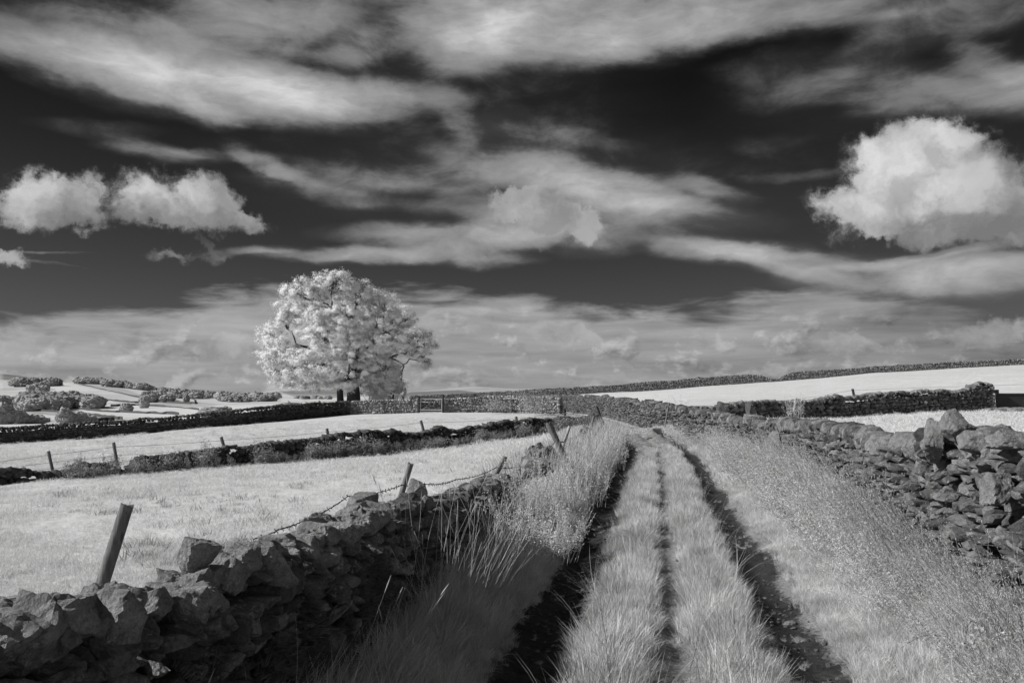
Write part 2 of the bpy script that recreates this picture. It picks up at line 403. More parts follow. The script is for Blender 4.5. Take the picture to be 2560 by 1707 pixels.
# ------------------------------------------------------------------ terrain function
CL = np.array([(-1.2, -8), (-.65, -4), (.26, 1), (.99, 5), (1.9, 10), (3.74, 20), (4.7, 25.5), (5.1, 29), (5.2, 33), (5.3, 42), (5.1, 53), (4.7, 62), (3.9, 80), (3, 100)])
# smooth the lane line
def resample(pl, ds):
    d = np.r_[0, np.cumsum(np.linalg.norm(np.diff(pl, axis=0), axis=1))]
    s = np.arange(0, d[-1], ds)
    return np.column_stack([np.interp(s, d, pl[:, k]) for k in range(pl.shape[1])])
CLs = resample(CL, .5)
for _ in range(30): CLs[1:-1] = (CLs[:-2] + CLs[1:-1]*2 + CLs[2:])/4
def lateral(x, y):
    """signed distance right of the lane's centre line"""
    x = np.asarray(x, float); y = np.asarray(y, float)
    xc = np.interp(y, CLs[:, 1], CLs[:, 0])
    dx = np.gradient(CLs[:, 0], CLs[:, 1]); sl_ = np.interp(y, CLs[:, 1], dx)
    return (x - xc)/np.sqrt(1+sl_**2)
def w4pt(px):
    a = (px-1280)/F; t = (22*a+14)/(18.5-20*a); return 22+20*t
ctl = []
def c_(px, py, Y): ctl.append((( px-1280)/F*Y, Y, (HOR-py)/F*Y))
def cz(x, Y, z): ctl.append((x, Y, z-EYE))
for Y in (1.2, 2.5, 5, 8, 12, 17, 23, 30, 40):
    xc = float(np.interp(Y, CLs[:, 1], CLs[:, 0]))
    for d in (-1.5, 0, 1.6): cz(xc+d, Y, 0)
    cz(xc+3.6 if Y < 12 else xc+2.2, Y, -0.10 if Y < 12 else 0.03)
cz(5.5, 53, 0); cz(5.3, 62, 0); cz(4.6, 80, 0)
for Y, x in ((2, -3), (4, -3), (6, -2.5), (9, -2)): cz(x, Y, -.12)
for a in ((0, 1400, 9), (300, 1300, 12.5), (800, 1250, 14), (1150, 1150, 22), (-600, 1400, 9), (-600, 1260, 19)): c_(*a)
for px, py in ((-500, 1270), (0, 1222), (250, 1200), (600, 1171), (850, 1153), (1000, 1138), (1150, 1120), (1300, 1100), (1400, 1082), (1490, 1068)): c_(px, py, w4pt(px))
for a in ((-500, 1140, 52), (0, 1113, 57), (255, 1096, 60), (500, 1071, 63), (700, 1053, 67), (875, 1036, 72), (1050, 1031, 72), (1200, 1031, 72), (1405, 1034, 72)): c_(*a)
for a in ((1000, 1024, 82), (1100, 1024, 82), (1250, 1023, 82), (1480, 1022, 92), (1420, 1012, 110), (1300, 1012, 110), (1100, 1008, 120), (960, 1006, 110)): c_(*a)
for a in ((1050, 998, 160), (1200, 996, 158), (1370, 990, 150), (1500, 982, 148), (1770, 965, 144), (1905, 956, 141), (2176, 933, 136), (2400, 920, 133), (2560, 912, 130), (3000, 900, 125)): c_(*a)
for a in ((1700, 1058, 34), (1900, 1050, 37), (2090, 1047, 40), (2230, 1037, 41.5), (2400, 1030, 42.5), (2560, 1026, 43), (3000, 1020, 44), (2300, 1100, 20), (2100, 1078, 27), (1930, 1064, 32), (2560, 1120, 17), (2000, 1000, 75), (2400, 975, 80), (1700, 1010, 70)): c_(*a)
# valley and hills on the left
for a in ((0, 1075, 120), (300, 1072, 130), (600, 1050, 140), (850, 1022, 140), (-600, 1090, 140), (0, 1062, 300), (250, 1060, 330), (500, 1046, 380), (700, 1020, 400), (-600, 1070, 320), (0, 1022, 650), (250, 1018, 680), (500, 1012, 700), (700, 1006, 700), (850, 1003, 650), (-600, 1030, 700),
          (0, 990, 1000), (250, 988, 1080), (420, 990, 1150), (600, 995, 1150), (750, 997, 1100), (-600, 990, 1000), (0, 968, 1400), (150, 962, 1450), (250, 960, 1500), (360, 972, 1550), (470, 984, 1500), (600, 989, 1500),
          (0, 958, 1750), (150, 956, 1800), (250, 958, 1800), (360, 971, 1850), (470, 983, 1900), (600, 990, 1900), (-600, 950, 1800),
          (-600, 930, 3200), (0, 934, 3200), (60, 941, 3200), (130, 955, 3200), (250, 965, 3200), (400, 985, 3200), (600, 988, 3000), (690, 974, 3000), (780, 966, 3000), (850, 965, 3000), (950, 976, 3200), (1020, 980, 3500), (1100, 974, 3700), (1180, 966, 3800), (1260, 970, 3800), (1350, 973, 3800), (1450, 985, 3800), (1550, 990, 3800),
          (780, 998, 1800), (900, 1000, 1500), (950, 1000, 700), (1050, 1000, 900), (1200, 1000, 900), (1300, 1000, 2000)): c_(*a)
for px in (-600, 0, 400, 800, 1200, 1600, 2100, 2600, 3200): c_(px, 1000, 6500); c_(px, 1040, 12000)
for px, py in ((1500, 1000), (1900, 985), (2300, 975), (2700, 965), (3200, 960)): c_(px, py, 260); c_(px, 995, 900); c_(px, 998, 2500)
ctl = np.array(ctl)
def feat(x, y):
    x = np.asarray(x, float); y = np.asarray(y, float)
    r = np.maximum(np.hypot(x, y), .8); ph = np.arctan2(x, y)
    ph = np.clip(ph, -1.0, 1.0)
    return np.stack([ph*3.2, np.log(r)], -1), r
fC, rC = feat(ctl[:, 0], ctl[:, 1])
res = ctl[:, 2]/rC + EYE/rC
def kern(A, B): 
    d2 = ((A[:, None, :]-B[None, :, :])**2).sum(-1); return np.sqrt(d2 + .05**2)
K = kern(fC, fC); n = len(fC)
A = np.zeros((n+3, n+3)); A[:n, :n] = K - np.eye(n)*.002; A[:n, n] = 1; A[:n, n+1:] = fC; A[n, :n] = 1; A[n+1:, :n] = fC.T
sol = np.linalg.solve(A, np.r_[res, 0, 0, 0])
def zbase(x, y):
    x = np.asarray(x, float).ravel(); y = np.asarray(y, float).ravel()
    out = np.empty(len(x))
    for i in range(0, len(x), 20000):
        f, r = feat(x[i:i+20000], y[i:i+20000])
        v = kern(f, fC) @ sol[:n] + sol[n] + f @ sol[n+1:]
        out[i:i+20000] = v*r
    r = np.hypot(x, y); back = np.clip((y - .3)/2.0, 0, 1)
    out *= back
    return out
def vnoise(x, y, s, seed=0):
    """cheap smooth value noise, 2D, vectorised"""
    x = np.asarray(x)/s + seed*17.3; y = np.asarray(y)/s + seed*9.1
    xi = np.floor(x).astype(np.int64); yi = np.floor(y).astype(np.int64); fx = x-xi; fy = y-yi
    def h(a, b):
        k = (a*374761393 + b*668265263 + seed*1442695) & 0x7fffffff
        k = ((k ^ (k >> 13))*1274126177) & 0x7fffffff
        return ((k ^ (k >> 16)) & 0xffff)/65535.0
    fx = fx*fx*(3-2*fx); fy = fy*fy*(3-2*fy)
    return (h(xi, yi)*(1-fx)+h(xi+1, yi)*fx)*(1-fy) + (h(xi, yi+1)*(1-fx)+h(xi+1, yi+1)*fx)*fy
def gauss(u, c, s): return np.exp(-((u-c)/s)**2)
def micro(x, y):
    u = lateral(x, y); f = np.clip((75-np.asarray(y))/25, 0, 1)*np.clip((np.asarray(y)+6)/3, 0, 1)
    wob = (vnoise(x, y, 1.2, 3)-.5)*.06 + (vnoise(x, y, .35, 5)-.5)*.03
    z = -.09*(gauss(u+.10*(vnoise(x, y, 1.8, 9)-.5), .90, .20) + gauss(u, -.90, .24)) - .05*gauss(u, .02, .12) + .02
    z = z + .02*np.clip((u-1.3)/1.6, 0, 1) + .10*np.clip((-u-1.15)/.8, 0, 1) + wob
    return z*f
def zfun(x, y): return zbase(x, y) + micro(np.asarray(x, float).ravel(), np.asarray(y, float).ravel())
def zf(x, y): return float(zfun([x], [y])[0])

# far field tones: (polygon in photo pixels, multiplier)
TONES = [([(175, 958), (262, 958), (372, 990), (352, 995)], .72), ([(0, 956), (90, 956), (110, 970), (0, 976)], .82), ([(0, 1028), (60, 1024), (150, 1036), (0, 1030)], .7),
         ([(60, 1027), (150, 1022), (300, 1053), (180, 1045)], .68), ([(350, 1010), (480, 1004), (560, 1010), (500, 1018), (420, 1016)], .70), ([(190, 982), (340, 990), (240, 993)], .86),
         ([(180, 1038), (330, 1052), (230, 1056)], .74), ([(700, 978), (860, 972), (900, 990), (760, 1000)], .55), ([(1020, 980), (1150, 975), (1260, 990), (1010, 990)], .5), ([(0, 932), (70, 940), (100, 952), (0, 950)], .5), ([(420, 990), (700, 980), (700, 996), (430, 1000)], .8)]
def inpoly(px, py, poly):
    ins = np.zeros(px.shape, bool); j = len(poly)-1
    for i in range(len(poly)):
        xi, yi = poly[i]; xj, yj = poly[j]
        c = ((yi > py) != (yj > py)) & (px < (xj-xi)*(py-yi)/((yj-yi) or 1e-9) + xi)
        ins ^= c; j = i
    return ins

def u_all(V): return lateral(V[:, 0], V[:, 1])
def build_terrain():
    rr = np.exp(np.arange(math.log(.7), math.log(13000), .016))
    fr = np.arange(R(-46), R(46), R(.26)); bk = np.arange(R(46), R(314)+.001, R(5))
    ph = np.r_[fr, bk]; nph = len(ph)
    PH, RR = np.meshgrid(ph, rr)
    X = (RR*np.sin(PH)).ravel(); Yv = (RR*np.cos(PH)).ravel()
    Z = zfun(X, Yv)
    u = lateral(X, Yv)
    near = (Yv < 85) & (Yv > -7)
    Z = np.where(near, Z - .13*np.clip((1.28-np.abs(u))/.12, 0, 1), Z)
    Z = Z + np.where(RR.ravel() > 200, (vnoise(X, Yv, 90, 2)-.5)*1.6, 0) + np.where(RR.ravel() < 160, (vnoise(X, Yv, 2.6, 4)-.5)*.07, 0)
    V = np.column_stack([X, Yv, Z]); V = np.vstack([V, [0, 0, zf(0, 0)]])
    i, j = np.meshgrid(np.arange(len(rr)-1), np.arange(nph), indexing='ij'); j2 = (j+1) % nph
    Fq = np.stack([i*nph+j, (i+1)*nph+j, (i+1)*nph+j2, i*nph+j2], -1).reshape(-1, 4)[:, ::-1]
    jj = np.arange(nph); Ft = np.stack([np.full(nph, len(V)-1), jj, (jj+1) % nph], -1)[:, ::-1]
    me = np_mesh('pasture_ground', V, [Ft, Fq], True)
    tone = np.ones(len(V))
    with np.errstate(divide='ignore', invalid='ignore'):
        py = HOR - (V[:, 2]-EYE)/np.maximum(V[:, 1], 1)*F; px = 1280 + V[:, 0]/np.maximum(V[:, 1], 1)*F
    far = (V[:, 1] > 250)
    for poly, m_ in TONES:
        tone[far & inpoly(px, py, poly)] *= m_
    # patchwork of enclosed fields in the valley: each field has its own crop tone
    tone[far] *= np.where(((np.floor(V[far, 0]/140 + V[far, 1]/900) + np.floor(V[far, 1]/170 - V[far, 0]/700)) % 3) == 0, .86, 1.0)
    tone[:] *= np.where((V[:, 1] > 2200), .72, 1.0)
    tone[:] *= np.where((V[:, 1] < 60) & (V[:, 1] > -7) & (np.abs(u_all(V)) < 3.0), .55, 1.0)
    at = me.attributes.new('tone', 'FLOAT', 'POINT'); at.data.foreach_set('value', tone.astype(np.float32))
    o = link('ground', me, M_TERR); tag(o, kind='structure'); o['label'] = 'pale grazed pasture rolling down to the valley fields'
    # the lane itself
    s = np.concatenate([np.arange(0, 22, .05), np.arange(22, 92, .15)]); cl = resample(CLs, .05)
    d = np.arange(len(cl))*.05; cx = np.interp(s, d, cl[:, 0]); cy = np.interp(s, d, cl[:, 1])
    tx = np.gradient(cx); ty = np.gradient(cy); L = np.hypot(tx, ty); nx, ny = ty/L, -tx/L
    uu = np.arange(-1.26, 1.261, .035)
    X = cx[:, None] + nx[:, None]*uu; Yv = cy[:, None] + ny[:, None]*uu
    Z = zfun(X.ravel(), Yv.ravel()) + (vnoise(X.ravel(), Yv.ravel(), .12, 8)-.5)*.02
    U = np.broadcast_to(uu, X.shape).ravel()
    Z = Z - .06*np.clip((np.abs(U)-1.16)/.1, 0, 1)
    V = np.column_stack([X.ravel(), Yv.ravel(), Z]); a, b = X.shape
    i, j = np.meshgrid(np.arange(a-1), np.arange(b-1), indexing='ij')
    Fq = np.stack([i*b+j, i*b+j+1, (i+1)*b+j+1, (i+1)*b+j], -1).reshape(-1, 4)
    me = np_mesh('lane', V, [Fq], True)
    U = U + .16*(vnoise(V[:, 0], V[:, 1], 1.1, 71)-.5) + .10*(vnoise(V[:, 0], V[:, 1], .3, 72)-.5)
    turf = 1 - gauss(U, .90, .20) - gauss(U, -.90, .28) - .35*gauss(U, .02, .13)
    turf = turf*np.clip((np.abs(U) < 2), 0, 1)
    at = me.attributes.new('turf', 'FLOAT', 'POINT'); at.data.foreach_set('value', turf.astype(np.float32))
    o = link('lane', me, M_SOIL); tag(o, 'twin wheel ruts of dark trodden earth up the green lane', kind='structure')
build_terrain()

# ------------------------------------------------------------------ rocks
def ico(sub):
    bm = bmesh.new(); bmesh.ops.create_icosphere(bm, subdivisions=sub, radius=1)
    V = np.array([v.co[:] for v in bm.verts]); Fc = np.array([[v.index for v in f.verts] for f in bm.faces]); bm.free()
    return V/np.linalg.norm(V, axis=1)[:, None], Fc
ICO = {k: ico(k) for k in (1, 2, 3, 4, 5)}
def rock_template(sub, seed, p=16, rough=.05, boxy=1.0):
    r_ = np.random.default_rng(seed)
    V, Fc = ICO[sub]
    N = [np.array(a, float) + r_.normal(0, .22, 3) for a in ((1,0,0), (-1,0,0), (0,1,0), (0,-1,0), (0,0,1), (0,0,-1))]
    D = list(r_.uniform(.84, 1.0, 6))
    for _ in range(8):
        v = r_.normal(0, 1, 3); v /= np.linalg.norm(v)
        N.append(v); D.append(r_.uniform(.86, 1.2))
    N = np.array([v/np.linalg.norm(v) for v in N]); D = np.array(D)
    dot = np.maximum(V @ N.T, 0)/D
    rad = (dot**p).sum(1)**(-1/p)
    if sub >= 3:
        off = Vector(r_.uniform(-50, 50, 3))
        disp = np.array([mnoise.fractal(Vector(v)*1.7+off, 1.0, 2.1, 5 if sub > 3 else 3) for v in V*rad[:, None]])
        ridge = np.array([abs(mnoise.fractal(Vector((v[0]*2.2, v[1]*2.2, v[2]*5))+off, 1.0, 2.0, 3)) for v in V*rad[:, None]])
        rad = rad*(1 + rough*disp*1.5 - rough*ridge*1.4)
    elif sub == 2: rad = rad*(1 + r_.normal(0, .022, len(rad)))
    else: rad = rad*(1 + r_.normal(0, .05, len(rad)))
    return V*rad[:, None], Fc
ROCK = {k: [rock_template(k, 100*k+i, p=(60 if k >= 3 else 30), rough=(.07 if k == 4 else .085)) for i in range({1: 12, 2: 14, 3: 12, 4: 9}[k])] for k in (1, 2, 3, 4)}

def rocks(geo, lod, pos, half, rot):
    """batch of rocks. pos (n,3), half (n,3), rot (n,3,3)"""
    pos, half = np.asarray(pos), np.asarray(half)
    T = ROCK[lod]; which = rng.integers(0, len(T), len(pos))
    for k, (tv, tf) in enumerate(T):
        m = np.where(which == k)[0]
        if not len(m): continue
        fl = rng.choice([-1, 1], (len(m), 3)); 
        fl[:, 0] *= np.sign(fl.prod(1)).astype(int)   # keep orientation
        V = tv[None]*(half[m]*fl)[:, None, :]
        V = np.einsum('nij,nvj->nvi', rot[m], V) + pos[m][:, None, :]
        F_ = tf[None] + (np.arange(len(m))*len(tv))[:, None, None]
        geo.add(V.reshape(-1, 3), F_.reshape(-1, 3))

def build_wall(name, path, thick, sw, sh, lod, m, label, cat='wall', cope='edge', faces=(1, -1), depth=.22, closed=(True, True),
               near_cope=0, rag=.06, jitter=1.0, bigs=0, z0=None, group=None, cw=None, ch=None):
    """path: (x, y, top z).  lod(y) -> rock detail level"""
    pl = np.array(path, float)
    pl = resample(pl, .1)
    sm = pl.copy()
    for _ in range(6): sm[1:-1, :2] = (sm[:-2, :2]+sm[1:-1, :2]+sm[2:, :2])/3
    pl = sm
    d = np.arange(len(pl))*.1; L = d[-1]
    tx, ty = np.gradient(pl[:, 0]), np.gradient(pl[:, 1]); q = np.hypot(tx, ty); tx /= q; ty /= q
    zb = zfun(pl[:, 0], pl[:, 1]) - .06 if z0 is None else np.full(len(pl), z0)
    H = pl[:, 2] - zb
    H = H*(1 + rag*2*(vnoise(d, d*0, 1.4, 11)-.5)) + rag*(vnoise(d, d*0, .5, 12)-.5)
    H = np.maximum(H, .12)
    def at(s): 
        s = np.asarray(s)
        return (np.interp(s, d, pl[:, 0]), np.interp(s, d, pl[:, 1]), np.interp(s, d, zb), np.interp(s, d, tx), np.interp(s, d, ty), np.interp(s, d, H))
    g = Geo()
    ch_ = ch or sh*1.35
    # inner hearting as a hidden core, put in to block light
    k = max(2, len(pl)//3); si = np.linspace(0.12, L-.12, k)
    x, y, z, a, b, h = at(si); hw = thick/2 - .17
    hmn = np.minimum(h, np.minimum(np.roll(h, 1), np.roll(h, -1))); top = z + np.maximum(hmn*.85 - ch_*.6, .03)
    nx, ny = b, -a
    ring = [np.column_stack([x+nx*hw, y+ny*hw, z-.3]), np.column_stack([x+nx*hw*.75, y+ny*hw*.75, top]), np.column_stack([x-nx*hw*.75, y-ny*hw*.75, top]), np.column_stack([x-nx*hw, y-ny*hw, z-.3])]
    V = np.stack(ring, 1).reshape(-1, 3); Fq = []
    for i in range(k-1):
        for j in range(4): Fq.append((i*4+j, i*4+(j+1) % 4, i*4+4+(j+1) % 4, i*4+4+j))
    Fq.append((0, 3, 2, 1)); Fq.append((4*k-4, 4*k-3, 4*k-2, 4*k-1))
    g.add(V, Fq)
    lots = {}
    def push(lv, pos, half, rot):
        e = lots.setdefault(lv, ([], [], [])); e[0].append(pos); e[1].append(half); e[2].append(rot)
    for side in faces:
        Hm = H.max(); zc = 0.0; row = 0
        while zc < Hm:
            hc = sh*rng.uniform(.75, 1.3)
            n_ = int(L/(sw*.55))+4
            w = sw*np.clip(rng.lognormal(-.05, .38, n_), .45, 2.0)
            e = np.cumsum(w) - rng.uniform(0, sw); e = e[e < L+.02]; w = w[:len(e)]
            s = e - w/2
            ok = (s > 0) & (s < L); s, w = s[ok], w[ok]
            if not len(s): break
            x, y, z, a, b, h = at(s)
            un = (vnoise(s, s*0+row*3.1, sw*4, 21+side)-.5)*sh*.9*jitter
            hh = hc*rng.uniform(.8, 1.25, len(s))
            zz = zc + hc/2 + un
            ok = (zz + hc*.35 < h - ch_*.45)
            s, w, x, y, z, a, b, h, hh, zz = [v[ok] for v in (s, w, x, y, z, a, b, h, hh, zz)]
            if len(s):
                fr = np.clip(zz/np.maximum(h, .3), 0, 1)
                dep = depth*rng.uniform(.8, 1.25, len(s))
                off = side*((thick/2)*(1-.22*fr) - dep/2 + rng.normal(0, .036*jitter, len(s)))
                pos = np.column_stack([x + b*off, y - a*off, z + zz])
                half = np.column_stack([w*.475, dep*.6, hh*.475])*rng.uniform(.86, 1.08, (len(s), 1))
                yaw = np.arctan2(b, a) + rng.normal(0, .23*jitter, len(s))
                rot = eulers(rng.normal(0, .20*jitter, len(s)), rng.normal(0, .20*jitter, len(s)), yaw)
                lv = np.array([lod(v) for v in y])
                if side == faces[-1] and len(faces) > 1: lv = np.maximum(lv-1, 1)
                for l_ in np.unique(lv):
                    mk = lv == l_; push(l_, pos[mk], half[mk], rot[mk])
            zc += hc*.93; row += 1
    # larger through-stones jutting out of the visible face
    if bigs:
        s = rng.uniform(.3, L-.3, bigs); x, y, z, a, b, h = at(s); zz = rng.uniform(.15, .85, bigs)*h
        off = faces[0]*(thick/2*(1-.22*zz/h) - depth*.35)
        half = np.column_stack([sw*rng.uniform(.7, 1.25, bigs), np.full(bigs, depth*.62), sh*rng.uniform(.85, 1.35, bigs)])
        rot = eulers(rng.normal(0, .2, bigs), rng.normal(0, .45, bigs), np.arctan2(b, a)+rng.normal(0, .2, bigs))
        pos = np.column_stack([x+b*off, y-a*off, z+zz]); ok = zz < h-ch_
        for i in np.where(ok)[0]: push(lod(y[i]), pos[i:i+1], half[i:i+1], rot[i:i+1])
    # ends
    for en, sgn in ((0, -1), (1, 1)):
        if not closed[en]: continue
        s0 = .06 if en == 0 else L-.06
        x, y, z, a, b, h = [float(v) for v in at(s0)]
        zz = 0
        while zz < h-ch_*.8:
            hc = sh*rng.uniform(1, 1.5)
            for o_ in (-.25, .25):
                push(lod(y), np.array([[x+b*thick*o_, y-a*thick*o_, z+zz+hc/2]]), np.array([[sw*.7, thick*.30, hc*.62]]), eulers(*[np.array([v]) for v in (rng.normal(0, .1), rng.normal(0, .1), math.atan2(b, a)+rng.normal(0, .1))]))
            zz += hc*.95
    # coping
    copes = []
    s = 0.05; cw_ = cw or sw*.62
    while s < L-.02:
        w = cw_*rng.uniform(.55, 1.6); x, y, z, a, b, h = [float(v) for v in at(s+w/2)]
        hc = ch_*rng.uniform(.6, 1.3)
        lean = rng.normal(.22, .28) if cope == 'edge' else rng.normal(0, .12)
        dd = thick*rng.uniform(.36, .5)
        off = rng.normal(0, thick*.05)
        if cope == 'rubble':
            w = cw_*rng.uniform(.7, 1.8); hc = ch_*rng.uniform(.5, 1.15); lean = rng.normal(0, .38); dd = thick*rng.uniform(.11, .24); off = rng.uniform(-.27, .27)*thick
        half = (w*.60, dd, hc*.62)
        rot = eulers(np.array([rng.normal(0, .12)]), np.array([lean]), np.array([math.atan2(b, a)+rng.normal(0, .2)]))
        copes.append((np.array([[x+b*off, y-a*off, z+h-hc*.42]]), np.array([half]), rot, lod(y), y))
        s += w*(.92 if cope != 'rubble' else .46)
    copes.sort(key=lambda c: c[4] if c[4] > 0 else 99)
    near, rest = copes[:near_cope], copes[near_cope:]
    for c in rest: push(c[3], *c[:3])
    if bigs or cope == 'rubble':      # small pinning stones on the top
        nn = int(L*9); s = rng.uniform(0, L, nn); x, y, z, a, b, h = at(s); off = rng.uniform(-.42, .42, nn)*thick
        q = rng.uniform(.25, .5, nn)[:, None]*np.array([sw, sw*.8, sh])*rng.uniform(.7, 1.3, (nn, 3))
        pos = np.column_stack([x+b*off, y-a*off, z+h-ch_*.62]); rot = eulers(rng.normal(0, .5, nn), rng.normal(0, .5, nn), rng.uniform(0, 6.3, nn))
        lv = np.array([max(1, lod(v)-1) for v in y])
        for l_ in np.unique(lv): push(l_, pos[lv == l_], q[lv == l_], rot[lv == l_])
    rest_l = sorted(lots)
    mid = pl[len(pl)//2]; org = (float(pl[0, 0]), float(pl[0, 1]), float(zb[0]))
    r0 = root(name, org, label, cat, group) if near_cope else None
    for l_ in rest_l:
        e = lots[l_]; rocks(g, l_, np.concatenate(e[0]), np.concatenate(e[1]), np.concatenate(e[2]))
    me = g.mesh(name, False, org)
    # smooth shading only on the very finely cut stones
    o = link('stonework' if near_cope else name, me, m, r0, None if near_cope else org)
    if not near_cope: tag(o, label, cat, group, 'thing')
    for c in near:
        gg = Geo(); rocks(gg, min(4, c[3]+1) if c[4] < 6 else c[3], c[0], c[1], c[2])
        ctr = c[0][0]; me = gg.mesh('coping_stone', False, ctr)
        link('coping_stone', me, m, r0, Vector(ctr)-Vector(org))
    return r0 or o

def ztop(py, Y): return EYE + (HOR-py)/F*Y
def W(px, Y, py): return ((px-1280)/F*Y, Y, ztop(py, Y))

# W1: the near wall on the left of the lane
p1 = [(.183*Y-2.07, Y, zt-.13) for Y, zt in ((.7, 1.12), (1.6, 1.18), (2.2, 1.22), (2.7, 1.20), (3.2, 1.14), (3.9, 1.12), (4.6, 1.06), (5.6, 1.07), (6.6, 1.0), (7.6, .93), (9, .86), (10.2, .84), (10.6, .80))]
build_wall('dry_stone_wall', p1, .52, .135, .085, lambda y: 4 if y < 3.4 else (3 if y < 8 else 2), M_STONE,
           'rough limestone field wall in shade along the left of the lane, nearest the camera', cope='rubble', near_cope=90, rag=.08, bigs=12, jitter=1.1, cw=.105, ch=.145, depth=.18)
p1b = [(.183*Y-2.07, Y, zt) for Y, zt in ((12.6, .35), (13.4, .75), (14.2, .82), (15.4, .6), (16.5, .35), (18, .55), (21, .66), (25, .62), (30, .5), (34, .35))]
build_wall('ruined_wall', p1b, .55, .24, .15, lambda y: 2, M_STONE,
           'tumbled end of the left lane wall, half buried in weeds around a leaning post', cope='rubble', rag=.22, bigs=10, jitter=1.6, cw=.28, ch=.2)
# W2: the wall on the right of the lane
p2 = [(x+.27, Y, zt) for x, Y, zt in ((3.1, 2.0, 1.3), (3.6, 4.6, 1.3), (3.9, 6.1, 1.31), (4.05, 6.8, 1.31), (4.22, 7.5, 1.41), (4.37, 8.3, 1.38), (4.55, 9.2, 1.30), (5.07, 11.6, 1.16), (5.35, 13.0, 1.14), (5.43, 13.4, 1.22), (5.9, 16.3, 1.15), (6.2, 19, 1.08), (6.45, 21.5, 1.05), (6.6, 28, 1.12), (6.72, 37, 1.3), (6.75, 45, 1.41), (6.6, 58, 1.6), (5.6, 75, 1.62), (4.2, 95, 1.6), (2.5, 115, 1.5))]
build_wall('lane_wall', p2, .56, .155, .10, lambda y: 3 if y < 9 else (2 if y < 26 else 1), M_STONE_R,
           'long sunlit limestone wall along the right of the lane, bending away to the distance', cope='edge', near_cope=90, rag=.08, bigs=70, jitter=1.3, cw=.12, ch=.25, depth=.2)
# W4: the low wall across the left pasture
ps4 = [(-500, 1225), (-200, 1195), (0, 1173), (60, 1170), (110, 1178), (160, 1174), (225, 1153), (285, 1152), (300, 1170), (322, 1168), (350, 1141), (420, 1133), (500, 1128), (560, 1122), (640, 1110), (690, 1103), (760, 1101), (850, 1087), (950, 1080), (1060, 1074), (1150, 1065), (1250, 1055), (1350, 1049), (1450, 1043), (1490, 1041)]
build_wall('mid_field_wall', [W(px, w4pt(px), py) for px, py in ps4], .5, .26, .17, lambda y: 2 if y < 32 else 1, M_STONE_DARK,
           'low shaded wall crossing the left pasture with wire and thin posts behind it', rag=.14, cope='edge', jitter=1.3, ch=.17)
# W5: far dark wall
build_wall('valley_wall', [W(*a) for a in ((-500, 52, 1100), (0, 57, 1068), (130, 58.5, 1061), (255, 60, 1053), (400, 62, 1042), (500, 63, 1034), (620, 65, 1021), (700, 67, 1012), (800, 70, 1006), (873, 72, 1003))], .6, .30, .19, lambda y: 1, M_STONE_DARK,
           'long dark shaded wall at the far edge of the left pasture, ending beside the tree', rag=.05, cope='edge', cw=.2)
# W3: sunlit cross wall with the gate
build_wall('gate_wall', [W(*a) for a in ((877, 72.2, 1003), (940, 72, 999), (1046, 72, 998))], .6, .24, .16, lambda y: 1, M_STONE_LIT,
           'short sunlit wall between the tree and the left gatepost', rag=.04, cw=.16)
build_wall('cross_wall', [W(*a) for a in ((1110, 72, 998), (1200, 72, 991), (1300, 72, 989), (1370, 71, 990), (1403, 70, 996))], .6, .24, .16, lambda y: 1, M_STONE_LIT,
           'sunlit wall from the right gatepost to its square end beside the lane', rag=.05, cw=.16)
# W6
w6 = [W(*a) for a in ((1694, 33.6, 1024), (1800, 35.5, 1012), (1900, 37, 1001), (2000, 38.6, 999), (2090, 40, 993), (2230, 41.5, 981), (2330, 42, 978), (2380, 42.4, 973), (2420, 42.7, 965), (2472, 43, 956))]
build_wall('upper_field_wall', w6, .6, .25, .17, lambda y: 1 if y > 41 else 2, M_STONE_FAR,
           'wall across the right field that rises to a squared pillar at its end', rag=.11, cw=.18)
# W7
w7 = [W(*a) for a in ((1030, 160, 989), (1200, 158, 982), (1320, 152, 975), (1500, 148, 965), (1770, 144, 942), (1900, 141, 936), (1912, 141, 942), (1930, 140.6, 947), (1945, 140.4, 947), (1960, 140, 938), (1985, 139.6, 930), (2176, 136, 917), (2400, 133, 904), (2560, 130, 897), (3000, 125, 880))]
build_wall('skyline_wall', w7, .7, .34, .24, lambda y: 1, M_STONE_FAR,
           'long stone wall along the skyline above the bright right pasture, with one gap', rag=.08, cw=.24, faces=(-1,) if False else (1, -1))

build_wall('far_lane_wall', [W(*q) for q in ((1025, 83, 997), (1100, 83, 998), (1200, 82.5, 998), (1300, 82, 998), (1385, 81, 998))], .6, .28, .18, lambda y: 1, M_STONE_FAR,
           'stretch of wall seen through the bars of the field gate', rag=.05, cw=.2)

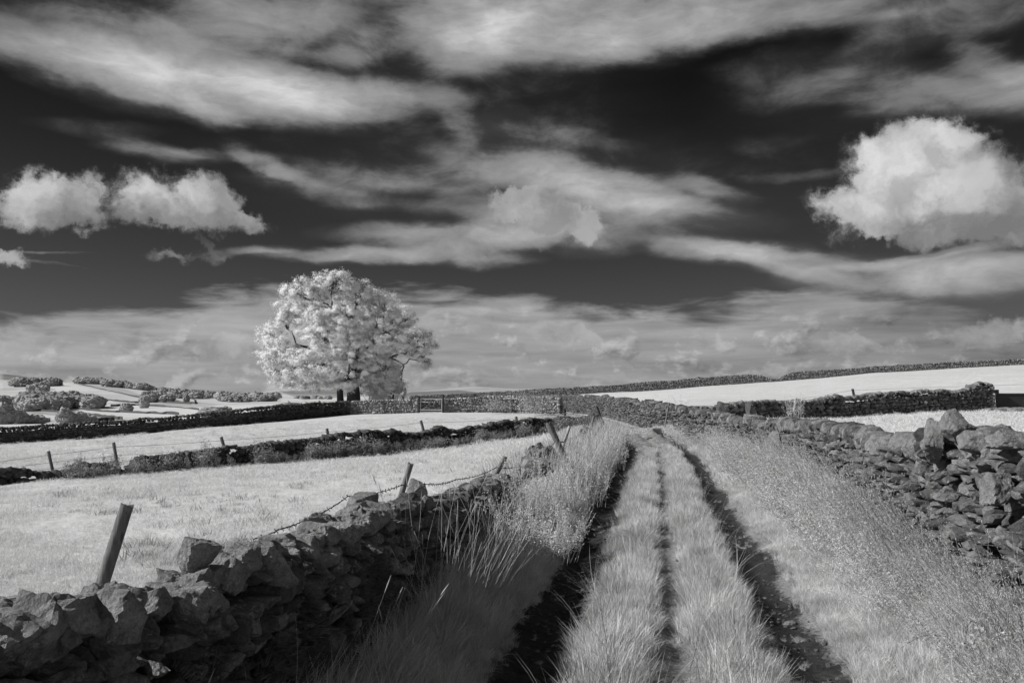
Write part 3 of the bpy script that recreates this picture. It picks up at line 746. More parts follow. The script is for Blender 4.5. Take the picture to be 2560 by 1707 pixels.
# ------------------------------------------------------------------ scattered vegetation (stuff)
def blade_clump(n, rad, h, hv, w, lean, seg=3, bend=.5, seed=0, droop=0):
    r_ = np.random.default_rng(seed); g = Geo()
    for _ in range(n):
        a = r_.uniform(0, 6.283); d = rad*math.sqrt(r_.uniform(0, 1)); bx, by = d*math.cos(a), d*math.sin(a)
        hh = h*r_.uniform(1-hv, 1+hv); la = r_.uniform(0, 6.283) if r_.random() < .5 else a
        ln = lean*r_.uniform(.2, 1.4)*hh; ww = w*r_.uniform(.6, 1.3)
        fa = r_.uniform(0, 6.283); dx, dy = math.cos(fa)*ww/2, math.sin(fa)*ww/2
        V = []; Fq = []
        for k in range(seg):
            t = k/seg; q = t**(1+bend)
            cx, cy, cz_ = bx+math.cos(la)*ln*q, by+math.sin(la)*ln*q, hh*(t - droop*t*t*t)
            s_ = 1-.55*t
            V += [(cx-dx*s_, cy-dy*s_, cz_), (cx+dx*s_, cy+dy*s_, cz_)]
            if k: Fq.append((2*k-2, 2*k-1, 2*k+1, 2*k))
        V.append((bx+math.cos(la)*ln, by+math.sin(la)*ln, hh*(1-droop)))
        g.add(V, Fq) if Fq else None
        b = len(V); g.add([V[b-3], V[b-2], V[b-1]], [(0, 1, 2)])
    return g
def leafquad(g, c, size, r_, nrm=None, asp=.5):
    a = r_.normal(0, 1, 3) if nrm is None else np.cross(nrm, r_.normal(0, 1, 3)); a /= np.linalg.norm(a)+1e-9
    b = np.cross(a, r_.normal(0, 1, 3) if nrm is None else nrm); b /= np.linalg.norm(b)+1e-9
    c = np.asarray(c)
    g.add([c-a*size, c+b*size*asp, c+a*size, c-b*size*asp], [(0, 1, 2, 3)])
def herb_clump(n, rad, h, leaf, nl, lean=(0, 0), seed=0, top=.3, stemw=.0035, spread=.25, asp=.4):
    """thin branching stems set with small leaves; returns (stems, leaves)"""
    r_ = np.random.default_rng(seed); gs, gl = Geo(), Geo()
    for _ in range(n):
        a = r_.uniform(0, 6.283); d = rad*math.sqrt(r_.uniform(0, 1)); p0 = np.array([d*math.cos(a), d*math.sin(a), -.02])
        hh = h*r_.uniform(.6, 1.15); dr = np.array([lean[0]+r_.normal(0, spread), lean[1]+r_.normal(0, spread), 1.0])
        k = 5; pts = [p0 + dr*hh*t + np.array([r_.normal(0, .012), r_.normal(0, .012), -.08*t*t*hh]) for t in np.linspace(0, 1, k)]
        gs.tube(pts, np.linspace(stemw, stemw*.35, k), 3, False)
        P_ = np.array(pts)
        for _ in range(nl):
            t = top + (1-top)*r_.random()**.8; i = min(int(t*(k-1)), k-2); f = t*(k-1)-i
            c = P_[i]*(1-f)+P_[i+1]*f
            o = r_.normal(0, 1, 3); o[2] = abs(o[2])*.6; o /= np.linalg.norm(o)
            ln = leaf*r_.uniform(.5, 1.4)*(1.3-.6*t)
            e = c + o*ln*r_.uniform(.6, 2.6)
            leafquad(gl, e, ln*.6, r_, asp=asp)
    return gs, gl
def proto(name, geos, mats):
    V = np.concatenate([np.concatenate(g.V) for g in geos]); fs = {3: [], 4: []}; idx = {3: [], 4: []}; off = 0
    for gi, g in enumerate(geos):
        for k in (3, 4):
            for f in g.F[k]: fs[k].append(f+off); idx[k].append(np.full(len(f), gi))
        off += g.n
    me = np_mesh(name, V, [np.concatenate(fs[k]) for k in (3, 4) if fs[k]])
    for m in mats: me.materials.append(m)
    mi = np.concatenate([np.concatenate(idx[k]) for k in (3, 4) if idx[k]]).astype(np.int32)
    me.polygons.foreach_set('material_index', mi)
    return bpy.data.objects.new(name, me)       # never linked: only a mesh source for the scatter
def scatter(name, pts, protos, scale, label, cat, tilt=.12, zs=None, kind='stuff', rot=None):
    pts = np.asarray(pts, float); N = len(pts)
    me = bpy.data.meshes.new(name); me.vertices.add(N); me.vertices.foreach_set('co', pts.astype(np.float32).ravel())
    rt = np.column_stack([rng.normal(0, tilt, N), rng.normal(0, tilt, N), rng.uniform(0, 6.283, N) if rot is None else rot]).astype(np.float32)
    sc = np.asarray(scale)*np.ones(N); scv = np.column_stack([sc, sc, sc*(1 if zs is None else zs)]).astype(np.float32)
    for nm, ty, dat in (('rot', 'FLOAT_VECTOR', rt), ('scl', 'FLOAT_VECTOR', scv)):
        a = me.attributes.new(nm, ty, 'POINT'); a.data.foreach_set('vector', dat.ravel())
    a = me.attributes.new('pick', 'INT', 'POINT'); a.data.foreach_set('value', rng.integers(0, len(protos), N).astype(np.int32))
    o = bpy.data.objects.new(name, me); COL.objects.link(o)
    ng = bpy.data.node_groups.new(name, 'GeometryNodeTree')
    ng.interface.new_socket('Geometry', in_out='INPUT', socket_type='NodeSocketGeometry')
    ng.interface.new_socket('Geometry', in_out='OUTPUT', socket_type='NodeSocketGeometry')
    n_ = ng.nodes; l_ = ng.links
    gi = n_.new('NodeGroupInput'); go = n_.new('NodeGroupOutput'); jn = n_.new('GeometryNodeJoinGeometry')
    def attr(nm, ty):
        q = n_.new('GeometryNodeInputNamedAttribute'); q.data_type = ty; q.inputs['Name'].default_value = nm; return q.outputs['Attribute']
    ra, sa, pa = attr('rot', 'FLOAT_VECTOR'), attr('scl', 'FLOAT_VECTOR'), attr('pick', 'INT')
    for i, po in enumerate(protos):
        oi = n_.new('GeometryNodeObjectInfo'); oi.inputs['Object'].default_value = po; oi.inputs['As Instance'].default_value = True
        ip = n_.new('GeometryNodeInstanceOnPoints'); cp = n_.new('FunctionNodeCompare'); cp.data_type = 'INT'; cp.operation = 'EQUAL'
        ci = [s_ for s_ in cp.inputs if s_.type == 'INT']; l_.new(pa, ci[0]); ci[1].default_value = i
        l_.new(gi.outputs[0], ip.inputs['Points']); l_.new(cp.outputs[0], ip.inputs['Selection']); l_.new(oi.outputs['Geometry'], ip.inputs['Instance'])
        l_.new(ra, ip.inputs['Rotation']); l_.new(sa, ip.inputs['Scale']); l_.new(ip.outputs[0], jn.inputs[0])
    l_.new(jn.outputs[0], go.inputs[0])
    md = o.modifiers.new('scatter', 'NODES'); md.node_group = ng
    return tag(o, label, cat, None, kind)

def lane_points(u0, u1, y0, y1, dens):
    """random points in lane coordinates, dens may fall with distance"""
    out = []
    y = y0
    while y < y1:
        dy = max(.5, y*.06); D = dens(y); nn = rng.poisson(D*(u1-u0)*dy)
        yy = rng.uniform(y, y+dy, nn); uu = rng.uniform(u0, u1, nn)
        out.append(np.column_stack([uu, yy])); y += dy
    q = np.concatenate(out); uu, yy = q[:, 0], q[:, 1]
    xc = np.interp(yy, CLs[:, 1], CLs[:, 0]); dx = np.gradient(CLs[:, 0], CLs[:, 1]); sl_ = np.interp(yy, CLs[:, 1], dx)
    xx = xc + uu*np.sqrt(1+sl_**2)
    return uu, xx, yy
def zpts(x, y, dz=0): return np.column_stack([x, y, zfun(x, y)+dz])

# --- grass on the lane strips
LG = [proto('lane_grass_tuft', [blade_clump(110, .085, .115, .5, .0034, .6, seed=i)], [M_BLADE]) for i in range(5)]
LGf = [proto('lane_grass_tuft', [blade_clump(60, .12, .11, .4, .008, .55, seg=2, seed=20+i)], [M_BLADE]) for i in range(3)]
def strip_prob(u, x, y):
    e = .14*(vnoise(x, y, .9, 31)-.5) + .16*(vnoise(x, y, .28, 32)-.5)
    a = np.abs(u) + e
    s = np.clip((a-.10)/.14, .0, 1)*np.clip((.66-a)/.14, 0, 1)      # strip between groove and rut
    s = np.where(np.abs(u) < .16, np.maximum(s, .28*(vnoise(x, y, .5, 36) > .35)), s)
    s = s*np.where(np.abs(y-30+.8*(u-.2)) < 1.5+1.2*(vnoise(x, y, .8, 35)-.5), .06, 1)   # trodden crossing at the bend
    return s, vnoise(x, y, .55, 33)
u, x, y = lane_points(-1.2, 1.2, 3.2, 18, lambda y: 210 if y < 8 else 130)
s_, bar = strip_prob(u, x, y)
au = np.abs(u)
rut = np.clip((au-1.08+.12*(vnoise(x, y, .4, 37)-.5))/.08, 0, 1)
# thin wandering growth in ruts and groove
keep = (rng.random(len(u)) < s_*(.55+.6*bar)) | (rng.random(len(u)) < rut) | ((vnoise(x, y, .3, 40) > .58) & (rng.random(len(u)) < .38))
sc = (.45+.55*s_)*(.75+.6*vnoise(x, y, .9, 41)) * rng.uniform(.8, 1.2, len(u)); sc = np.where((s_ < .3) & (rut < .5), sc*.45, sc)
u, x, y, sc = u[keep], x[keep], y[keep], sc[keep]
scatter('lane_grass', zpts(x, y, -.01), LG, sc, 'long bright grass in two strips between the wheel ruts of the lane', 'grass', .26, zs=rng.uniform(.65, 1.3, len(x)))
u, x, y = lane_points(-1.25, 1.25, 18, 70, lambda y: 55 if y < 30 else 30)
s_, bar = strip_prob(u, x, y); rut = np.clip((np.abs(u)-1.13)/.06, 0, 1)
keep = (rng.random(len(u)) < s_*(.55+.6*bar)) | (rng.random(len(u)) < rut) | ((y > 44) & (rng.random(len(u)) < .35))
u, x, y = u[keep], x[keep], y[keep]
scatter('lane_grass', zpts(x, y, -.01), LGf, rng.uniform(.5, .9, len(x)), 'bright grass strips where the lane bends away beyond the near ruts', 'grass', .16)
# long fine bents standing over the strips
BN = [proto('bent_grass', [blade_clump(9, .06, .34, .35, .0028, .6, seg=4, bend=.9, seed=50+i)], [M_BLADE if i % 2 else M_STEM]) for i in range(4)]
u, x, y = lane_points(-.66, .66, 3.2, 16, lambda y: 22 if y < 9 else 12); k = (np.abs(u) > .12) 
scatter('bent_grass', zpts(x[k], y[k]), BN, rng.uniform(.6, 1.15, k.sum()), 'fine dark and pale grass stems standing above the lane strips', 'grass', .2)

u, x, y = lane_points(-1.15, 1.15, 3.3, 14, lambda y: 130 if y < 8 else 60)
k = (np.abs(np.abs(u)-.9) < .22) & (vnoise(x, y, .5, 81) > .35) | (rng.random(len(u)) < .05); x, y = x[k], y[k]
PB = []
for i in range(5):
    V, Fc = ROCK[2][i]; g = Geo(); g.add(V*np.array([.012, .009, .006]), Fc); PB.append(proto('pebble', [g], [M_STONE_DARK]))
scatter('pebbles', zpts(x, y, .003), PB, rng.uniform(.4, 1.9, len(x)), 'small stones and grit lying in the wheel ruts', 'gravel', .3)
# --- verges
VG = [proto('verge_tuft', [blade_clump(100, .12, .17, .45, .004, .75, seed=60+i, droop=.1)], [M_BLADE]) for i in range(5)]
VGf = [proto('verge_tuft', [blade_clump(60, .2, .18, .4, .009, .7, seg=2, seed=70+i)], [M_BLADE]) for i in range(4)]
def wallu(y): return np.interp(y, [3, 6, 8.3, 11.6, 16.3, 19, 21.5, 28, 37, 45, 58, 75, 95], [2.6, 2.65, 2.7, 2.8, 2.85, 2.65, 2.4, 1.55, 1.0, .95, 1.1, .9, .9])
u, x, y = lane_points(1.14, 3.25, 3.2, 16, lambda y: 200 if y < 8 else 110); k = u < wallu(y)+.1
u, x, y = u[k], x[k], y[k]
scatter('verge_grass', zpts(x, y, -.01), VG, rng.uniform(.45, .95, len(x))*(.5+.65*np.clip((u-1.14)/.8, 0, 1)), 'bright rough grass on the right verge beside the rut', 'grass', .2)
u, x, y = lane_points(1.1, 3.2, 16, 78, lambda y: 34 if y < 32 else 15); k = u < wallu(y)+.1
scatter('verge_grass', zpts(x[k], y[k], -.01), VGf, rng.uniform(.5, .95, k.sum()), 'bright grass verge along the foot of the far lane wall', 'grass', .2)
u, x, y = lane_points(-2.0, -1.16, 2.2, 13, lambda y: 150)
scatter('verge_grass', zpts(x, y, -.01), VG, rng.uniform(.7, 1.25, len(x))*(.45+.8*np.clip((-u-1.16)/.5, 0, 1)), 'shaded rough grass on the left verge below the near wall', 'grass', .25)
u, x, y = lane_points(-2.9, -1.12, 13, 60, lambda y: 60 if y < 30 else 30)
scatter('tall_grass', zpts(x, y, -.01), VGf, rng.uniform(.8, 1.8, len(x))*(.3+.9*np.clip((-u-1.15)/.8, 0, 1))*np.clip(1.35-.035*(y-15), .35, 1), 'tall pale grass on the left verge where the wall is ruined', 'grass', .2)
u, x, y = lane_points(-2.0, -1.25, 11, 30, lambda y: 12)
scatter('tall_grass', zpts(x, y), [proto('tall_stems', [blade_clump(26, .2, .75, .3, .007, .35, seg=4, bend=.9, seed=80+i)], [M_BLADE]) for i in range(3)], rng.uniform(.7, 1.1, len(x)), 'feathery tall grass stems on the left verge beyond the wall', 'grass', .12)

# --- weeds at the foot of the right wall
HB = []
for i in range(6):
    gs, gl = herb_clump(14, .22, .80, .028, 60, lean=(-.75, .05), seed=90+i, top=.25, stemw=.0026, spread=.30)
    HB.append(proto('verge_weed', [gs, gl], [M_STEM if i % 2 == 0 else M_HERB, M_HERB]))
u, x, y = lane_points(1.4, 2.9, 3.0, 21, lambda y: 24 if y < 9 else 14)
cov = np.clip((u-1.32-(.5*vnoise(x, y, 1.2, 44)))/.5, 0, 1)
k = (rng.random(len(u)) < cov) & (u < wallu(y)-np.where(y < 9, .60, .25))
u, x, y = u[k], x[k], y[k]
hs = np.clip(.42+(y-5.2)*.085, .38, .86)*np.clip(1.1-.18*(u-1.6), .8, 1.1)
scatter('verge_weeds', zpts(x, y), HB, rng.uniform(.75, 1.2, len(x))*hs, 'dense leafy weeds leaning over the right verge at the foot of the wall', 'weeds', .12, rot=rng.normal(0, .5, len(x)))
u, x, y = lane_points(1.2, 2.7, 21, 60, lambda y: 5); k = (u > wallu(y)-.7) & (u < wallu(y)-.1)
scatter('verge_weeds', zpts(x[k], y[k]), HB, rng.uniform(.4, .9, k.sum()), 'small weeds along the foot of the far lane wall', 'weeds', .15)
def wisp(n, rad, h, lean, seed):
    """long thin leaning stems whose upper half carries fine upright seed leaves"""
    r_ = np.random.default_rng(seed); gs, gl = Geo(), Geo()
    for _ in range(n):
        a = r_.uniform(0, 6.283); d = rad*math.sqrt(r_.random()); p0 = np.array([d*math.cos(a), d*math.sin(a), -.02]); hh = h*r_.uniform(.6, 1.15)
        dr = np.array([lean[0]+r_.normal(0, .16), lean[1]+r_.normal(0, .22), 1.0]); dr /= np.linalg.norm(dr); cv = r_.normal(0, .10, 3)
        pts = [p0 + (dr*t + cv*t*t + np.array([0, 0, -.10*t*t]))*hh for t in np.linspace(0, 1, 6)]; P_ = np.array(pts)
        gs.tube(pts, np.linspace(.0024, .0010, 6), 3, False)
        for _ in range(24):
            t_ = r_.uniform(.35, 1); i_ = min(int(t_*5), 4); f = t_*5-i_; c = P_[i_]*(1-f)+P_[i_+1]*f
            ax = dr + r_.normal(0, .45, 3); ax /= np.linalg.norm(ax); sd_ = np.cross(ax, r_.normal(0, 1, 3)); sd_ /= np.linalg.norm(sd_); L_ = r_.uniform(.012, .034)
            gl.add([c, c+ax*L_*.5+sd_*.0035, c+ax*L_, c+ax*L_*.5-sd_*.0035], [(0, 1, 2, 3)])
    return gs, gl
RS = []
for i in range(6):
    gs, gl = wisp(15, .16, 1.05, (-.55, .1), 190+i)
    RS.append(proto('tall_weed', [gs, gl], [[M_STRAW, M_STEM, M_BLADE][i % 3], M_HERB]))
u, x, y = lane_points(1.75, 2.75, 3.4, 17, lambda y: 30 if y < 9 else 20); k = u < wallu(y)-.12; u, x, y = u[k], x[k], y[k]
scatter('tall_weeds', zpts(x, y), RS, rng.uniform(.55, 1.1, len(x))*np.clip(.72+(y-4)*.05, .7, 1)*np.clip(.55+.6*(u-1.6), .5, 1), 'wispy pale stems leaning across the right verge before the wall', 'weeds', .1, rot=rng.normal(0, .35, len(x)))
# nettles and willowherb in front of the mid wall
n_ = 460; px = rng.uniform(640, 1460, n_)*1.0; px = np.where(rng.random(n_) < .12, rng.uniform(150, 640, n_), px)
Y = np.array([w4pt(p_) for p_ in px]) ; xx = (px-1280)/F*Y
t_ = np.array([20, -18.5]); t_ = t_/np.linalg.norm(t_)          # towards the camera side
o_ = rng.uniform(.2, .85, n_)**1.0
xx, yy = xx + t_[0]*o_, Y + t_[1]*o_
HW = []
for i in range(4):
    gs, gl = herb_clump(7, .2, .75, .055, 30, seed=120+i, top=.15, stemw=.006, spread=.16, asp=.55)
    HW.append(proto('wall_weed', [gs, gl], [M_STEM, M_HERB_D]))
vig = vnoise(px, px*0, 45, 3)
scatter('wall_weeds', zpts(xx, yy), HW, rng.uniform(.4, 1.0, n_)*(.45+.95*vig), 'leafy dark weeds growing up the shaded face of the mid field wall', 'weeds', .1)
# tufty grass at the feet of the far walls and in the near pasture
TF = [proto('turf_tuft', [blade_clump(60, .16, .05, .5, .006, .9, seg=2, seed=140+i)], [M_BLADE_F]) for i in range(4)]
def wedge(n_, px0, px1, py0, py1):
    """points spread over the pasture between two photo rows"""
    a = rng.uniform(px0, px1, n_); b = rng.uniform(py0, py1, n_); return a, b
def on_ground(px, py, Ymax=90, Y0=4):
    """walk each sight line down to the terrain"""
    px, py = np.asarray(px, float), np.asarray(py, float); Yv = np.full(len(px), float(Y0)); done = np.zeros(len(px), bool)
    Yc = Yv.copy()
    while Yc[0] < Ymax:
        x = (px-1280)/F*Yc; z = EYE + (HOR-py)/F*Yc
        hit = (z < zfun(x, Yc)) & ~done; Yv[hit] = Yc[hit]; done |= hit; Yc = Yc*1.012
    return (px[done]-1280)/F*Yv[done], Yv[done]
N_ = 30000
yy = np.exp(rng.uniform(math.log(6.5), math.log(62), N_)); aa = rng.uniform(-.70, .06, N_); xx = aa*yy
u = lateral(xx, yy); k = (u < -3.0) & (yy > 0); xx, yy = xx[k], yy[k]
scatter('pasture_grass', zpts(xx, yy, -.01), TF, rng.uniform(.5, 1.1, len(xx))*np.clip(yy/14, .7, 2.6)*(.55+.8*vnoise(xx, yy, .9, 57)), 'short grazed grass of the pastures left of the lane', 'grass', .2, zs=np.clip(14/yy, .45, 1))
N_ = 9000
yy = np.exp(rng.uniform(math.log(10), math.log(60), N_)); aa = rng.uniform(.1, .70, N_); xx = aa*yy; u = lateral(xx, yy)
k = (u > wallu(yy)+.9) ; xx, yy = xx[k], yy[k]
scatter('pasture_grass', zpts(xx, yy, -.01), TF, rng.uniform(.6, 1.4, len(xx))*np.clip(yy/16, .8, 2), 'short rough grass of the field behind the right lane wall', 'grass', .2, zs=np.clip(16/yy, .5, 1))

yy = np.exp(rng.uniform(math.log(8), math.log(60), 1500)); aa = rng.uniform(-.70, .70, 1500); xx = aa*yy; u = lateral(xx, yy)
k = ((u < -3.2) | (u > wallu(yy)+1.2)) & (vnoise(xx, yy, 3.0, 63) > .55); xx, yy = xx[k], yy[k]
DT = [proto('dark_tussock', [blade_clump(60, .16, .07, .5, .007, .9, seg=2, seed=180+i)], [M_HERB_D]) for i in range(3)]
scatter('tussocks', zpts(xx, yy, -.01), DT, rng.uniform(.6, 1.5, len(xx)), 'darker coarse tussocks dotted over the grazed pastures', 'grass', .2)
# moss hanging on the lower stones of the near wall
MS = [proto('moss_tuft', [blade_clump(80, .07, .055, .5, .006, .9, seg=2, seed=160+i)], [M_MOSS]) for i in range(3)]
n_ = 700; yy = rng.uniform(1.8, 6.5, n_); zz = rng.uniform(0, .62, n_)*np.clip(1.1-.02*yy, 0, 1); xx = .183*yy-2.07+.25-.06*zz
k = vnoise(yy, zz, .22, 61)*.7 + vnoise(yy, zz, .09, 62)*.3 > .52; xx, yy, zz = xx[k], yy[k], zz[k]
o = scatter('wall_moss', np.column_stack([xx, yy, zf(0, 3)+.08+zz]), MS, rng.uniform(.5, 1.2, len(xx)), 'dark feathery moss over the lower stones of the near left wall', 'moss', .4)
me = o.data; a = me.attributes['rot']; v = np.zeros(len(xx)*3, np.float32); a.data.foreach_get('vector', v); v = v.reshape(-1, 3); v[:, 1] += 1.2; v[:, 2] = rng.normal(0, .25, len(xx)) ; a.data.foreach_set('vector', v.ravel())

# ------------------------------------------------------------------ individual plants
def plant(name, loc, gs, gl, ms, ml, label, cat='plant', group=None):
    r0 = root(name, loc, label, cat, group)
    link('stems', gs.mesh('stems'), ms, r0)
    if gl is not None and gl.n: link('leaves', gl.mesh('leaves'), ml, r0)
    return r0
def ground(px, Y): x = (px-1280)/F*Y; return (x, Y, zf(x, Y))
def bush(px, Y, n, rad, h, seed, label, leaf=.02, nl=60, lean=(.05, -.05), name='weed_bush', ml=None, spread=.2, du=0):
    gs, gl = herb_clump(n, rad, h, leaf, nl, lean=lean, seed=seed, top=.2, stemw=.004, spread=spread)
    x, y_, z = ground(px, Y)
    return plant(name, (x, y_, z), gs, gl, M_HERB, ml or M_BLADE, label, 'weed')
bush(1345, 9.3, 90, .42, 1.0, 201, 'tallest pale leafy weed bush against the end of the near left wall', nl=80)
bush(1300, 8.0, 60, .30, .8, 202, 'pale bushy weed in front of the tallest one, left of it', nl=80, lean=(-.15, -.2))
bush(1375, 8.6, 60, .30, .55, 203, 'low bright weed bush nearest the left wheel rut', nl=80, lean=(.25, -.1))
bush(1450, 12.5, 60, .40, .8, 204, 'pale tall weeds right of the leaning fence post', nl=60)
bush(1525, 19, 60, .5, .9, 205, 'feathery tall weed clump on the left verge before the bend', leaf=.03, nl=40)
bush(1560, 27, 50, .5, .8, 206, 'furthest pale weed clump on the left verge at the bend', leaf=.04, nl=30)
bush(1335, 68, 60, 1.5, 2.0, 207, 'dark scrubby bush before the cross wall near its lane end', leaf=.12, nl=24, ml=M_HERB_D)
bush(1240, 70, 40, 1.4, 1.4, 208, 'grey scrub at the foot of the cross wall, left of the darker bush', leaf=.12, nl=24, ml=M_HERB_D)
bush(1700, 36, 18, .8, 1.5, 209, 'sparse stalks showing above the dip where two right walls meet', leaf=.05, nl=16, ml=M_HERB, lean=(-.1, 0))
bush(1690, 27.5, 40, .35, 1.0, 210, 'light leafy weed on the lane side of the right wall below a slim stake', leaf=.035, nl=40)
bush(1980, 35.5, 30, .4, 1.3, 211, 'light weed climbing beside the pale stake of the upper wall', leaf=.04, nl=30)
# loose stalks of dry grass in front of the near wall
def stalks(px, Y, n, h, rad, lean, seed, label, w=.0019, sp=.25):
    r_ = np.random.default_rng(seed); g = Geo()
    for _ in range(n):
        a = r_.uniform(0, 6.283); d = rad*math.sqrt(r_.random()); p0 = np.array([d*math.cos(a), d*math.sin(a), 0]); hh = h*r_.uniform(.55, 1.1)
        dr = np.array([lean[0]+r_.normal(0, sp), lean[1]+r_.normal(0, sp*.5), 1.0]); bd = r_.normal(0, .12, 2)
        pts = [p0 + dr*hh*t + np.array([bd[0]*t*t, bd[1]*t*t, 0])*hh for t in np.linspace(0, 1, 6)]
        g.tube(pts, np.linspace(w, w*.45, 6), 4, False)
        if r_.random() < .5:                                   # seed head
            e = pts[-1]; dd = (pts[-1]-pts[-2]); dd /= np.linalg.norm(dd)
            g.tube([e - dd*.07, e - dd*.03, e + dd*.02], [w*.6, w*1.9, w*.5], 5, False)
    x, y_, z = ground(px, Y); r0 = root('dry_grass_tuft', (x, y_, z), label, 'grass tuft')
    link('stalks', g.mesh('stalks'), M_STRAW, r0)
stalks(1120, 5.6, 34, .95, .16, (.22, 0), 301, 'tuft of long dry grass stalks leaning right before the near wall, the thickest')
stalks(1060, 5.9, 15, 1.0, .20, (.0, 0), 302, 'thin upright dry stalks close to the near wall, behind the thick tuft')
stalks(1190, 6.2, 26, .9, .2, (.35, 0), 303, 'dry stalks arching right towards the rut, right of the thick tuft')
stalks(960, 4.6, 6, .8, .2, (.55, 0), 304, 'few long dry stalks leaning steeply right, left of the thick tuft')
stalks(760, 3.9, 3, .85, .2, (.25, 0), 305, 'three lone dry stalks before the dark mossy stones', w=.0016)
stalks(420, 3.0, 2, .95, .12, (.05, 0), 306, 'pair of lone dry stalks furthest left against the near wall', w=.0013)
stalks(1240, 7.2, 22, .95, .2, (.1, 0), 307, 'upright dry stalks at the edge of the pale weed bush')

# arched bramble stems low on the right
def bramble(px, Y, seed, label):
    r_ = np.random.default_rng(seed); g, gl = Geo(), Geo()
    for _ in range(5):
        dr = np.array([r_.uniform(-.7, .3), r_.uniform(-.4, .4), 0]); h = r_.uniform(.2, .45)
        pts = [np.array([dr[0]*t, dr[1]*t, h*4*t*(1-t)*.6+.02]) for t in np.linspace(0, 1, 9)]
        g.tube(pts, np.linspace(.005, .0018, 9), 5, False)
        for _ in range(40):
            c = pts[r_.integers(1, 9)] + r_.normal(0, .02, 3); leafquad(gl, c, .02, r_, asp=.6)
    x, y_, z = ground(px, Y); plant('bramble', (x, y_, z), g, gl, M_STEM, M_HERB, label, 'bramble')
bramble(2440, 5.2, 402, 'leafy bramble in the lower right corner below the wall')

# ------------------------------------------------------------------ posts and wire
def post(px0, py0, px1, py1, Y, wpx, label, m=None, name='fence_post', square=False, tilt_y=0.0, grp=None, below=.4, rw=1.0):
    b, t_ = P(px0, py0, Y), P(px1, py1, Y+tilt_y); b, t_ = np.array(b), np.array(t_)
    d = (b-t_); d /= np.linalg.norm(d); gz = zf(b[0], b[1]); ext = max((b[2]-gz+.2)/max(-d[2], .3), .05)
    b2 = b + d*ext; r0 = wpx/F*Y/2; g = Geo(); L = np.linalg.norm(t_-b2); k = 12
    r_ = np.random.default_rng(int(px0)); off = np.zeros(3)
    org = b2.copy(); ax = (t_-b2)/L
    a = np.cross(ax, [0, 1, 0]); a /= np.linalg.norm(a); c = np.cross(ax, a); n = 4 if square else 14
    V = []; ph = r_.normal(0, .025, n)
    for i in range(k+1):
        f = i/k
        for j in range(n):
            th = (j+.5)*2*math.pi/n; rr = r0*(1.04-.10*f)*(1+ph[j]+r_.normal(0, .018))*(1.25 if square else 1)
            V.append(ax*L*f + (math.cos(th)*a*rw + math.sin(th)*c)*rr + (ax*r_.normal(0, .006) if i == k else 0))
    Fq = [(i*n+j, i*n+(j+1) % n, (i+1)*n+(j+1) % n, (i+1)*n+j) for i in range(k) for j in range(n)]
    g.add(V, Fq); topc = ax*L; Vt = np.vstack([topc, V[-n:]]); g.add(Vt, [(0, 1+j, 1+(j+1) % n) for j in range(n)])
    o = link(name, g.mesh(name, not square), m or M_POST, None, tuple(org)); tag(o, label, 'post', grp)
    return t_, b
T1 = post(270, 1415, 318, 1262, 3.75, 33, 'thick weathered post leaning right, nearest the camera behind the wall')
T2 = post(1006, 1228, 1027, 1159, 7.4, 15.5, 'weathered post beside the pointed coping stone, second along the near wall')
T3 = post(1236, 1192, 1263, 1141, 11.0, 13, 'weathered post leaning right before the gap in the near wall')
T4 = post(1408, 1136, 1371, 1057, 13.8, 16, 'stout post leaning left out of the ruined wall')
T5 = post(1412, 1102, 1424, 1066, 17, 8, 'short pale stake just right of the stout leaning post', M_POSTL)
T6 = post(1475, 1082, 1485, 1040, 25, 6.5, 'slim weathered stake leaning right on the left verge', M_POST)
post(1505, 1052, 1492, 1016, 40, 6, 'dark stake at the lane end of the mid field wall', M_POSTD)
W4P = [((137, 1203), (121, 1127)), ((298, 1190), (284, 1106)), ((572, 1160), (553, 1092)), ((828, 1135), (817, 1071)), ((1063, 1092), (1052, 1051)), ((1296, 1078), (1290, 1041)), ((1415, 1070), (1411, 1023)), ((-120, 1215), (-140, 1140))]
wl = ['slim post leaning left by the low broken stones, leftmost of the mid wall posts', 'slim post second from the left along the mid field wall', 'slim post rising from the clean stretch of the mid field wall', 'slim post where weeds begin to cover the mid field wall', 'short slim post below the field gate among the weeds', 'short slim post left of the stout leaning post, behind the mid wall', 'dark slim post nearest the lane end of the mid field wall', 'slim post just beyond the left edge of the view']
wtops = []
for i, ((bx, by), (tx_, ty_)) in enumerate(W4P):
    if i == 7: continue
    t_, b_ = post(bx, by, tx_, ty_, w4pt(bx)+.35, 8.2 if i < 4 else 7.5, wl[i], M_POST if i != 6 else M_POSTD, grp='posts along the mid field wall'); wtops.append((t_, b_))
post(1667, 1040, 1673, 1006, 33.2, 4.5, 'slim stake leaning on the lane side of the right wall at its dip', M_POST)
post(1983, 1044, 1990, 995, 37.5, 7, 'pale stake standing against the upper field wall', M_POSTL)
post(2134, 985, 2131, 972, 41.5, 6.5, 'short dark post top just above the upper field wall', M_POSTD)
post(1812, 1020, 1812, 1008, 33, 5, 'stub of dark post beside the dark upright slab', M_POSTD)

